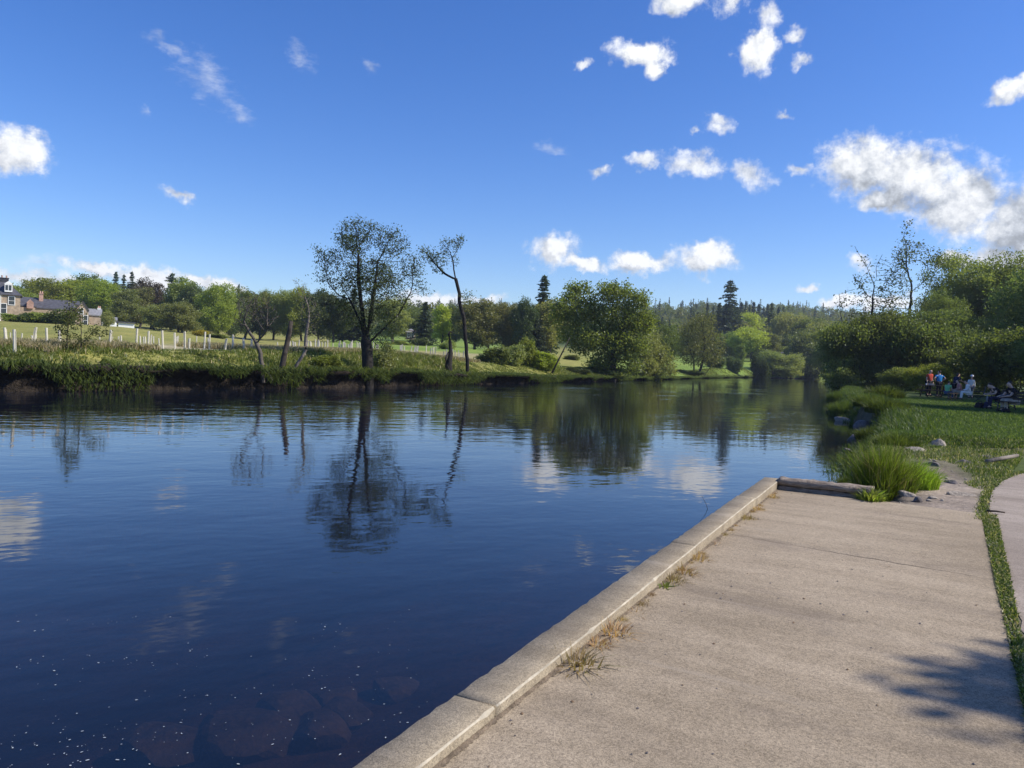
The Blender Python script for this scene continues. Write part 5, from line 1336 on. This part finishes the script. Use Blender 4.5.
    for i, (p, zz_) in enumerate(zip(P, z)):
        a = r.uniform(0, 6.28); s = .02 + .09 * r.random() ** 3; c, sn = math.cos(a), math.sin(a)
        VV.append(np.stack([bv[:, 0] * c - bv[:, 1] * sn, bv[:, 0] * sn + bv[:, 1] * c, bv[:, 2]], 1) * s + np.array([p[0], p[1], zz_ + s * .1])); FF.append(bf + i * len(bv))
    tag(link('gravel', mesh_np('gravel', np.concatenate(VV), [(np.concatenate(FF), 0)], [M['rock_pale']])), 'loose small stones on the bare earth beside the paving', 'gravel', kind='stuff')
build_right_grass()

# dirt and dry weeds along the inner foot of the coping
def build_dirt():
    r = rng_(95); A = np.arange(-9.5, -.35, .012); pm = np.clip(np.sin(A * 1.7 + 2) + np.sin(A * 4.1) * .8, 0, 1); w = .003 + pm * .034 * np.abs(np.sin(A * 2.1) * np.sin(A * 5.3 + 1)) * (.4 + .6 * np.abs(np.sin(A * 17))) + .006 * np.abs(r.normal(size=len(A)))
    V = []
    for a, b in zip(A, w): V += [(*kp(a, KW + .001), .006 + b * .3), (*kp(a, KW + .008 + b * .3), .008), (*kp(a, KW + .012 + b), .003)]
    i = np.arange(len(A) - 1)[:, None] * 3; F = np.concatenate([np.concatenate([i + j, i + j + 1, i + j + 4, i + j + 3], 1) for j in (0, 1)])
    m = plain('kerb_dirt', (.15, .115, .08), .95, .4, 14, .8)
    tag(link('soil', mesh_np('soil', V, [(F[:, ::-1], 0)], [m])), kind='structure')
build_dirt()
dw = [tuft_mesh('dry_weed', 240, .08, .11, .006, [M['grass_tan'], M['grass_dry']], 110 + k, 1.3) for k in range(3)]
dw2 = [tuft_mesh('dry_weed', 90, .05, .075, .006, [M['grass_tan']], 120 + k, 1.5) for k in range(2)]
WEEDS = [((566, 664), 1.9, 'largest tan dry weed tuft at the foot of the coping'), ((588, 645), 1.0, 'small tan dry weed just behind the largest tuft'), ((609, 634), 1.5, 'wide tan dry weed third from the viewer along the coping'), ((634, 614), 1.7, 'bushy tan dry weed spreading over the paving'),
    ((645, 603), 1.0, 'thin dry weed close before the green dandelion'), ((668, 581), 1.2, 'dry weed right behind the green dandelion'), ((679, 573), 1.4, 'tan dry weed two steps beyond the green dandelion'), ((698, 560), 1.2, 'low dry weed in the middle of the coping foot'), ((713, 545), 1.3, 'dry weed where the paving joint meets the coping'),
    ((727, 534), 1.0, 'dry weed just past the paving joint'), ((744, 519), 1.2, 'dry weed two steps before the end beam'), ((757, 510), 1.0, 'dry weed near the far corner of the paving'), ((772, 498), 1.1, 'last dry weed in the far corner by the end beam')]
for k, (pp, s, lab) in enumerate(WEEDS):
    a = float((np.array(wpt(*pp, 0.0)) - KC) @ KD)
    x, y = kp(a, KW + .05); o = link('dry_weed', (dw + dw2)[k % 5], None, (x, y, .0)); o.scale = (s, s, s * .95); o.rotation_euler = (0, 0, k * 1.7)
    tag(o, lab, 'dry weed', 'dry weeds along the coping')
rw = random.Random(31)
for k in range(24):
    a = -7.2 + k * .285 + rw.uniform(-.1, .1); x, y = kp(a, KW + .022); o = link('dry_wisp', (dw2 + dw)[k % 5], None, (x, y, 0)); sc_ = rw.uniform(.3, .65); o.scale = (sc_, sc_, sc_); o.rotation_euler = (0, 0, rw.uniform(0, 6))
    tag(o, 'small wisp of dry grass in the seam between coping and paving', 'dry weed', 'dry wisps in the coping seam')
dl = tuft_mesh('dandelion', 46, .05, .10, .03, [M['weed']], 130, 1.6)
x, y = kp(float((np.array(wpt(660, 588, 0.0)) - KC) @ KD), KW + .05); tag(link('dandelion', dl, None, (x, y, 0)), 'small green dandelion rosette among the dry weeds of the coping', 'weed')
# sticks
def stick(pts, rad, label, m='wood_dark', cat='stick', name='stick'):
    mb = MB(); n = len(pts); mb.tube(pts, [rad * (1 - .5 * i / n) for i in range(n)], 6); return tag(mb.build(name, M[m], smooth=True), label, cat)
x, y = wpt(998, 513, .02); stick([(x - .09, y + .03, .028), (x, y, .034), (x + .1, y - .02, .026)], .014, 'short dark twig lying on the edge of the path', 'wood_dark', 'twig', 'twig')
x, y = wpt(1003, 464, .0); z = H(x, y) + .06; stick([(x - .45, y - .25, z), (x, y, z + .05), (x + .45, y + .22, z + .1)], .05, 'weathered branch lying on the bare earth near the path', 'bark_pale', 'branch', 'branch')
x, y = wpt(711, 510, WZ); stick([(x, y, WZ - .1), (x - .06, y + .02, WZ + .08), (x - .13, y + .03, WZ + .2)], .004, 'thin dark twig sticking out of the water beside the coping', 'wood_dark', 'twig', 'twig')

# grit and leaf crumbs blown over the paving
def build_grit():
    r = rng_(98); n = 240; a = r.uniform(-9.2, -.4, n); b = KW + .05 + 2.2 * r.random(n) ** 1.6; VV = []; F = []
    for i in range(n):
        x, y = kp(a[i], b[i]); s = .003 + .007 * r.random() ** 2; k = 5; t = np.arange(k) * 6.283 / k + r.uniform(0, 6)
        ring = np.stack([x + np.cos(t) * s * r.uniform(.6, 1.4, k), y + np.sin(t) * s * r.uniform(.6, 1.4, k), np.full(k, .003)], 1)
        VV.append(np.concatenate([ring, [[x, y, .003 + s * .7]]])); F.append(np.array([[i * 6 + q, i * 6 + (q + 1) % k, i * 6 + 5] for q in range(k)]))
    F = np.concatenate(F); mi = r.random(n) < .6
    tag(link('grit', mesh_np('grit', np.concatenate(VV), [(F[np.repeat(mi, 5)], 0), (F[np.repeat(~mi, 5)], 1)], [M['rock_dark'], M['wood']])), 'grit and leaf crumbs scattered over the paving', 'grit', kind='stuff')
build_grit()
# foam flecks drifting on the water
def build_foam():
    r = rng_(97); VV = []; nv = 0; F = []
    cl = [(r.uniform(-40, 420), 600 + 175 * r.random() ** .7) for _ in range(46)]
    for cx, cy in cl:
        x0, y0 = wpt(cx, cy, WZ); m = r.integers(2, 16) if cx < 260 else r.integers(1, 7)
        for q in range(m):
            w_ = r.normal() * .45; x = x0 + w_ * .9 + r.normal() * .07; y = y0 + w_ * .35 + r.normal() * .07; s = .0018 + .004 * r.random() ** 3; k = 6; e = r.uniform(1, 2.4); t = r.uniform(0, 3.14)
            a = np.arange(k) * 6.283 / k; u = np.cos(a) * s * e * r.uniform(.7, 1.2, k); v = np.sin(a) * s * r.uniform(.7, 1.2, k)
            VV.append(np.stack([x + u * math.cos(t) - v * math.sin(t), y + u * math.sin(t) + v * math.cos(t), np.full(k, WZ + .004)], 1)); F.append(np.arange(k) + nv); nv += k
    V = np.concatenate(VV); F = np.array(F); ok = (V[F[:, 0]] - np.array([*KC, 0]))[:, :2] @ KN < -.05; F = F[ok]
    m, t, out = mat('foam'); principled(t, out, (.33, .36, .38), .8)
    tag(link('foam', mesh_np('foam', V, [(F, 0)], [m])), 'white flecks of foam drifting on the dark water', 'foam', kind='stuff')
build_foam()

# ------------------------------------------------------------------ people
def skin_mesh(name, joints, edges, m, sub=2):
    """one continuous surface grown round a skeleton of joints {name: (position, radius)}"""
    names = list(joints); me = bpy.data.meshes.new(name + '_skel')
    idx = {k: i for i, k in enumerate(names)}
    me.from_pydata([tuple(joints[k][0]) for k in names], [(idx[a], idx[b]) for a, b in edges], [])
    o = bpy.data.objects.new(name + '_skel', me); COL.objects.link(o)
    md = o.modifiers.new('skin', 'SKIN'); md.use_smooth_shade = True
    for k in names:
        sv = me.skin_vertices[0].data[idx[k]]; rr = joints[k][1]; sv.radius = rr if isinstance(rr, tuple) else (rr, rr)
        sv.use_root = (idx[k] == 0)
    s = o.modifiers.new('sub', 'SUBSURF'); s.levels = sub; s.render_levels = sub
    dg = bpy.context.evaluated_depsgraph_get(); ev = o.evaluated_get(dg)
    out = bpy.data.meshes.new_from_object(ev, depsgraph=dg); out.name = name
    bpy.data.objects.remove(o); out.materials.clear(); out.materials.append(m)
    return out
def V3(*a): return Vector(a)
def person(label, x, y, z, rz, pose, shirt, legs, hair='hair_dark', h=1.0, lean=.0, group=None, short=True, hat=None, longhair=False, prop=None):
    """faces +Y in its own frame; pose gives elbows, hands and legs"""
    sit = pose.get('sit', False); hipz = .50 if sit else .93
    Rl = Matrix.Rotation(-lean, 3, 'X'); hip = V3(0, 0, hipz)
    up = lambda v: hip + Rl @ V3(*v)
    J = {'hip': (hip, (.155, .12)), 'waist': (up((0, 0, .16)), (.135, .10)), 'chest': (up((0, .0, .36)), (.16, .115)), 'collar': (up((0, 0, .49)), (.10, .085)), 'neck': (up((0, .01, .55)), .055)}
    hd = pose.get('nod', 0.0); Rh = Matrix.Rotation(-lean - hd, 3, 'X'); nk = J['neck'][0]
    J['jaw'] = (nk + Rh @ V3(0, .03, .07), (.065, .075)); J['head'] = (nk + Rh @ V3(0, .02, .15), (.078, .095)); J['crown'] = (nk + Rh @ V3(0, .005, .225), (.062, .075))
    J['nose'] = (nk + Rh @ V3(0, .125, .115), .012)
    E = [('hip', 'waist'), ('waist', 'chest'), ('chest', 'collar'), ('collar', 'neck'), ('neck', 'jaw'), ('jaw', 'head'), ('head', 'crown'), ('jaw', 'nose')]
    for sgn, s in ((-1, 'l'), (1, 'r')):
        sh = up((sgn * .185, 0, .455)); J['sh' + s] = (sh, .066)
        el, ha = pose['arm' + s]; el = V3(el[0] * sgn, el[1], el[2] + (hipz - .5)); ha = V3(ha[0] * sgn, ha[1], ha[2] + (hipz - .5))
        J['el' + s] = (el, .044); wr = el.lerp(ha, .80); J['wr' + s] = (wr, .030)
        dr = (ha - el).normalized(); J['pa' + s] = (ha, (.040, .022))
        E += [('chest', 'sh' + s), ('sh' + s, 'el' + s), ('el' + s, 'wr' + s), ('wr' + s, 'pa' + s)]
        sd_ = dr.cross(V3(0, 0, 1)); sd_ = sd_.normalized() if sd_.length > .1 else V3(1, 0, 0); dn = V3(0, 0, -1)
        for q, (off, ln) in enumerate(((-.030, .066), (-.010, .078), (.010, .073), (.030, .056))):
            J[f'f{q}{s}'] = (ha + sd_ * off + dr * (.035 + ln * .5) + dn * .004, .0095); J[f'g{q}{s}'] = (ha + sd_ * off * 1.1 + dr * (.035 + ln * .85) + dn * .024, .008)
            E += [('pa' + s, f'f{q}{s}'), (f'f{q}{s}', f'g{q}{s}')]
        J['t' + s] = (ha - dr * .01 - sd_ * sgn * .055 + dn * .01, .010); E.append(('pa' + s, 't' + s))
        J['hj' + s] = (V3(sgn * .095, .0, hipz - .04), .098)
        if sit: kn = V3(sgn * pose.get('spread', .13), .43, .50); an = V3(sgn * pose.get('spread', .13), .43 + pose.get('shin', .02), .09)
        else: kn = V3(sgn * .105, .02, .50); an = V3(sgn * .115, -.02, .09)
        J['kn' + s] = (kn, .062); J['ca' + s] = (kn.lerp(an, .35) + V3(0, -.015, 0), .056); J['an' + s] = (an, .038); J['he' + s] = (an + V3(0, -.03, -.045), .036); J['to' + s] = (an + V3(sgn * .02, .16, -.055), .032)
        E += [('hip', 'hj' + s), ('hj' + s, 'kn' + s), ('kn' + s, 'ca' + s), ('ca' + s, 'an' + s), ('an' + s, 'he' + s), ('an' + s, 'to' + s)]
    e = tag(empty('person', (x, y, z), rz), label, 'person', group); e.scale = (h, h, h)
    link('body', skin_mesh('body', J, E, M['skin']), e)
    infl = lambda k, f: (J[k][0], tuple(v * f + .012 for v in J[k][1]) if isinstance(J[k][1], tuple) else J[k][1] * f + .012)
    ks = ['hip', 'waist', 'chest', 'collar', 'shl', 'shr']; JS = {k: infl(k, 1.08) for k in ks}; ES = [('hip', 'waist'), ('waist', 'chest'), ('chest', 'collar'), ('chest', 'shl'), ('chest', 'shr')]
    for s in 'lr':
        f = .62 if short else 1.0
        JS['sl' + s] = (J['sh' + s][0].lerp(J['el' + s][0], f), .062); ES.append(('sh' + s, 'sl' + s))
        if not short: JS['sw' + s] = (J['wr' + s][0], .044); ES.append(('sl' + s, 'sw' + s))
    link('shirt', skin_mesh('shirt', JS, ES, M[shirt]), e)
    JL = {'hip': infl('hip', 1.04)}; EL = []
    for s in 'lr':
        for k in ('hj', 'kn', 'ca', 'an'): JL[k + s] = infl(k + s, 1.05)
        EL += [('hip', 'hj' + s), ('hj' + s, 'kn' + s), ('kn' + s, 'ca' + s), ('ca' + s, 'an' + s)]
    link('trousers', skin_mesh('trousers', JL, EL, M[legs]), e)
    for s in 'lr':
        an = J['an' + s][0]; mb = MB(); mb.box((an.x + (.01 if s == 'r' else -.01), an.y + .05, .045), (.10, .28, .085), taper=.8); mb.build('shoe', M['cloth_black'], e, bevel=.02, smooth=True)
    if hair:
        HJ = {'a': (nk + Rh @ V3(0, -.02, .235), (.078, .088)), 'b': (nk + Rh @ V3(0, -.045, .165), (.083, .078))}; HE = [('a', 'b')]
        HJ['c'] = (nk + Rh @ V3(0, -.06, .07 if not longhair else -.06), .05 if not longhair else .07); HE.append(('b', 'c'))
        link('hair', skin_mesh('hair', HJ, HE, M[hair], 1), e)
    if hat:
        mb = MB(); c = nk + Rh @ V3(0, .0, .25); n = 16
        mb.tube([c + V3(0, 0, -.02), c + V3(0, 0, .0), c + V3(0, 0, .08), c + V3(0, 0, .10)], [.17, .105, .10, .06], n); mb.build('hat', M[hat], e, smooth=True)
    return e
LAP = dict(arml=((.25, .13, .66), (.10, .38, .60)), armr=((.25, .13, .66), (.10, .38, .60)))
KNEE = dict(arml=((.24, .30, .68), (.10, .56, .62)), armr=((.24, .30, .68), (.08, .58, .64)))
AKIMBO = dict(arml=((.42, -.06, .76), (.22, .06, .60)), armr=((.42, -.06, .76), (.22, .06, .60)))
HANG = dict(arml=((.24, .0, .66), (.24, .10, .42)), armr=((.24, .0, .66), (.24, .10, .42)))
REACH = dict(arml=((.22, .30, .70), (.14, .55, .62)), armr=((.22, .28, .72), (.14, .52, .68)))
def spot(px, Y): v = at(px, Y); v.x = (UR(px, 385)[0] - 512) / FOC * Y; v.z = H(v.x, v.y); return v
def put_person(label, px, Y, rz, pose, *a, **k):
    v = spot(px, Y); return person(label, v.x, v.y, v.z, rz, pose, *a, **k)
LEFTWARD = R(80)
put_person('person in black t-shirt sitting bent forward with forearms on the knees, facing left', 1001, 33.5, LEFTWARD, dict(sit=True, nod=.35, **KNEE), 'cloth_black', 'cloth_navy', 'hair_dark', 1.0, .62)
put_person('person in black t-shirt and light khaki trousers sitting upright at the picture edge', 1015, 31.2, LEFTWARD + .15, dict(sit=True, nod=.2, shin=-.05, **KNEE), 'cloth_black', 'cloth_khaki', 'hair_dark', 1.0, .28)
put_person('person in red top standing behind the picnic table', 929, 51.2, R(200), dict(nod=.1, **HANG), 'cloth_red', 'cloth_black', None, 1.02, .05)
put_person('person in blue t-shirt standing with hands on hips', 939, 50.6, R(10), dict(nod=.0, **AKIMBO), 'cloth_blue', 'cloth_black', 'hair_dark', 1.0, .03)
put_person('child in light green top sitting on the bench of the picnic table', 947.5, 47.6, R(-60), dict(sit=True, nod=.2, **LAP), 'cloth_green', 'cloth_jeans', 'hair_dark', .86, .2)
put_person('dark haired person in navy top bending over beside the picnic table', 955, 48.6, R(-70), dict(nod=.2, **REACH), 'cloth_navy', 'cloth_black', 'hair_dark', .96, .30, longhair=True)
put_person('person in pink top sitting beside the bending dark haired person', 960.5, 47.8, R(75), dict(sit=True, nod=.3, **LAP), 'cloth_pink', 'cloth_khaki', 'hair_brown', .95, .2, longhair=True)
put_person('person in white shirt and white hat standing behind the seated one in white', 971, 50.5, R(170), dict(nod=.1, **HANG), 'cloth_white', 'cloth_grey', 'hair_brown', .84, .05, short=False, hat='cloth_white')
put_person('person dressed all in white sitting at the right end of the picnic group', 969.5, 47.0, R(70), dict(sit=True, nod=.3, **LAP), 'cloth_white', 'cloth_white', 'hair_dark', .95, .25, short=False)

# ------------------------------------------------------------------ picnic furniture and bags
def picnic_table(px, Y, rz):
    v = spot(px, Y); e = tag(empty('picnic_table', v, rz), 'dark wooden picnic table with attached benches in front of the green bushes', 'picnic table')
    for k in range(5):
        pass
    mb = MB()
    for k in range(5): mb.box((0, -.30 + k * .15, .73), (1.8, .135, .04))
    mb.build('tabletop', M['wood_dark'], e, bevel=.006)
    for s in (-1, 1):
        mb = MB(); mb.box((0, s * .66 - .075, .44), (1.8, .14, .04)); mb.box((0, s * .66 + .075, .44), (1.8, .14, .04)); mb.build('bench', M['wood_dark'], e, bevel=.006)
    for x in (-.65, .65):
        for s in (-1, 1):
            mb = MB(); mb.tube([(x, s * .60, 0), (x, s * .22, .705)], .04, 6); mb.build('leg', M['wood_dark'], e)
        mb = MB(); mb.box((x + .05, 0, .395), (.045, 1.5, .09)); mb.build('crossbar', M['wood_dark'], e)
    return e, v
pt, v = picnic_table(935, 49.5, R(-8))
mb = MB(); mb.tube([(0, 0, 0), (0, 0, .10), (0, 0, .11)], [.035, .045, .043], 10); tag(mb.build('cup', M['cloth_white'], loc=(v.x - .55, v.y + .02, v.z + .752)), 'white cup standing on the left end of the picnic table', 'cup')
mb = MB(); mb.box((0, 0, .06), (.3, .2, .12), taper=.9); tag(mb.build('food_box', M['cloth_grey'], bevel=.01, loc=(v.x - .22, v.y + .05, v.z + .752)), 'grey food box standing beside the white cup on the picnic table', 'box')
def bench(px, Y, rz, L, label):
    v = spot(px, Y); e = tag(empty('bench', v, rz), label, 'bench')      # sits facing +Y of its frame
    mb = MB()
    for k in range(4): mb.box((0, -.16 + k * .11, .445), (L, .095, .03))
    mb.build('seat', M['wood_dark'], e, bevel=.005)
    mb = MB()
    for k in range(3): mb.box((0, -.24 - k * .025, .58 + k * .12), (L, .03, .095), rx=.2)
    mb.build('backrest', M['wood_dark'], e, bevel=.005)
    for s in (-1, 1):
        x = s * (L / 2 - .12); mb = MB()
        mb.tube([(x, .24, 0), (x, .20, .22), (x, .19, .42)], .028, 8); mb.tube([(x, -.30, 0), (x, -.22, .22), (x, -.20, .42), (x, -.27, .62), (x, -.32, .86)], .028, 8)
        mb.tube([(x, .20, .42), (x, -.2, .42)], .024, 8); mb.tube([(x, .19, .42), (x, .20, .62), (x, .10, .66), (x, -.26, .66)], .024, 8); mb.tube([(x, .22, .12), (x, 0, .2), (x, -.25, .12)], .018, 8)
        mb.build('frame', M['metal_black'], e, smooth=True)
    return e
bench(1003, 33.5, LEFTWARD, 1.5, 'dark slatted bench under the bent man in black')
bench(1021, 30.2, LEFTWARD + .15, 2.4, 'black framed bench at the right picture edge')
v = spot(979, 41); e = tag(empty('camp_chair', v, R(60)), 'empty dark folding camp chair on the lawn right of the people in white', 'chair')
mb = MB(); mb.box((0, 0, .42), (.48, .46, .03)); mb.build('seat', M['cloth_navy'], e, bevel=.01)
mb = MB(); mb.box((0, -.26, .68), (.48, .03, .46), rx=.18); mb.build('backrest', M['cloth_navy'], e, bevel=.01)
for sx in (-1, 1):
    for a, b in (((sx * .25, -.24, .42), (sx * .27, .26, 0)), ((sx * .25, .24, .42), (sx * .27, -.28, 0))):
        mb = MB(); mb.tube([a, b], .014, 6); mb.build('leg', M['metal_black'], e)
    mb = MB(); mb.tube([(sx * .25, -.24, .42), (sx * .25, -.31, .92)], .014, 6); mb.tube([(sx * .26, .22, .62), (sx * .26, -.27, .62)], .02, 6); mb.build('armrest', M['metal_black'], e)
v = spot(953, 41.5); e = tag(empty('stool', v, .4), 'small brown folding stool in front of the picnic group', 'stool')
mb = MB(); mb.box((0, 0, .44), (.42, .34, .035)); mb.build('seat', M['wood'], e, bevel=.008)
for sy in (-1, 1):
    for s in (-1, 1):
        mb = MB(); mb.tube([(s * .18, sy * .15, .43), (-s * .2, sy * .15, 0)], .016, 6); mb.build('leg', M['wood'], e)
def bag(px, Y, w, h, d, label, m='cloth_navy', rz=.3):
    v = spot(px, Y); e = tag(empty('bag', v, rz), label, 'bag')
    mb = MB(); mb.box((0, 0, h * .5), (w, d, h), taper=.72); b = mb.build('body', M[m], e, bevel=min(w, d, h) * .22, smooth=True)
    mb = MB(); mb.tube([(-w * .2, 0, h * .95), (-w * .15, 0, h * 1.18), (w * .15, 0, h * 1.18), (w * .2, 0, h * .95)], .014, 6); mb.build('handle', M['cloth_black'], e, smooth=True)
    mb = MB(); mb.box((0, -d * .5, h * .35), (w * .6, d * .22, h * .42)); mb.build('pocket', M[m], e, bevel=.015)
bag(981, 33.8, .42, .26, .28, 'dark rucksack lying furthest left on the lawn before the bench', 'cloth_black')
bag(988, 33.6, .30, .32, .24, 'navy bag standing beside the leg of the bent man', 'cloth_navy', .8)
bag(1007, 30.6, .42, .18, .26, 'dark bag on the grass by the khaki trouser legs', 'cloth_black', 1.2)
v = spot(990.6, 33.2)
mb = MB(); mb.tube([(0, 0, 0), (0, 0, .20), (0, 0, .24), (0, 0, .28)], [.04, .04, .022, .02], 10); 
tag(mb.build('bottle', M['glass_blue'] if 'glass_blue' in M else M['slate_pale'], smooth=True, loc=(v.x - .12, v.y, v.z + .32)), 'pale bottle standing on the bag beside the bent man', 'bottle')

# ------------------------------------------------------------------ the air: far things fade a little to blue
def build_haze():
    m, t, out = mat('haze'); v = t.new('ShaderNodeVolumePrincipled')
    v.inputs['Color'].default_value = (.72, .82, 1, 1); v.inputs['Density'].default_value = HAZE; v.inputs['Anisotropy'].default_value = .3
    t.put(out.inputs['Volume'], v.outputs[0])
    mb = MB(); mb.box((0, 0, 41), (4000, 4000, 96))
    o = mb.build('haze', m); tag(o, kind='stuff'); return o
HAZE = 0.0002
build_haze()
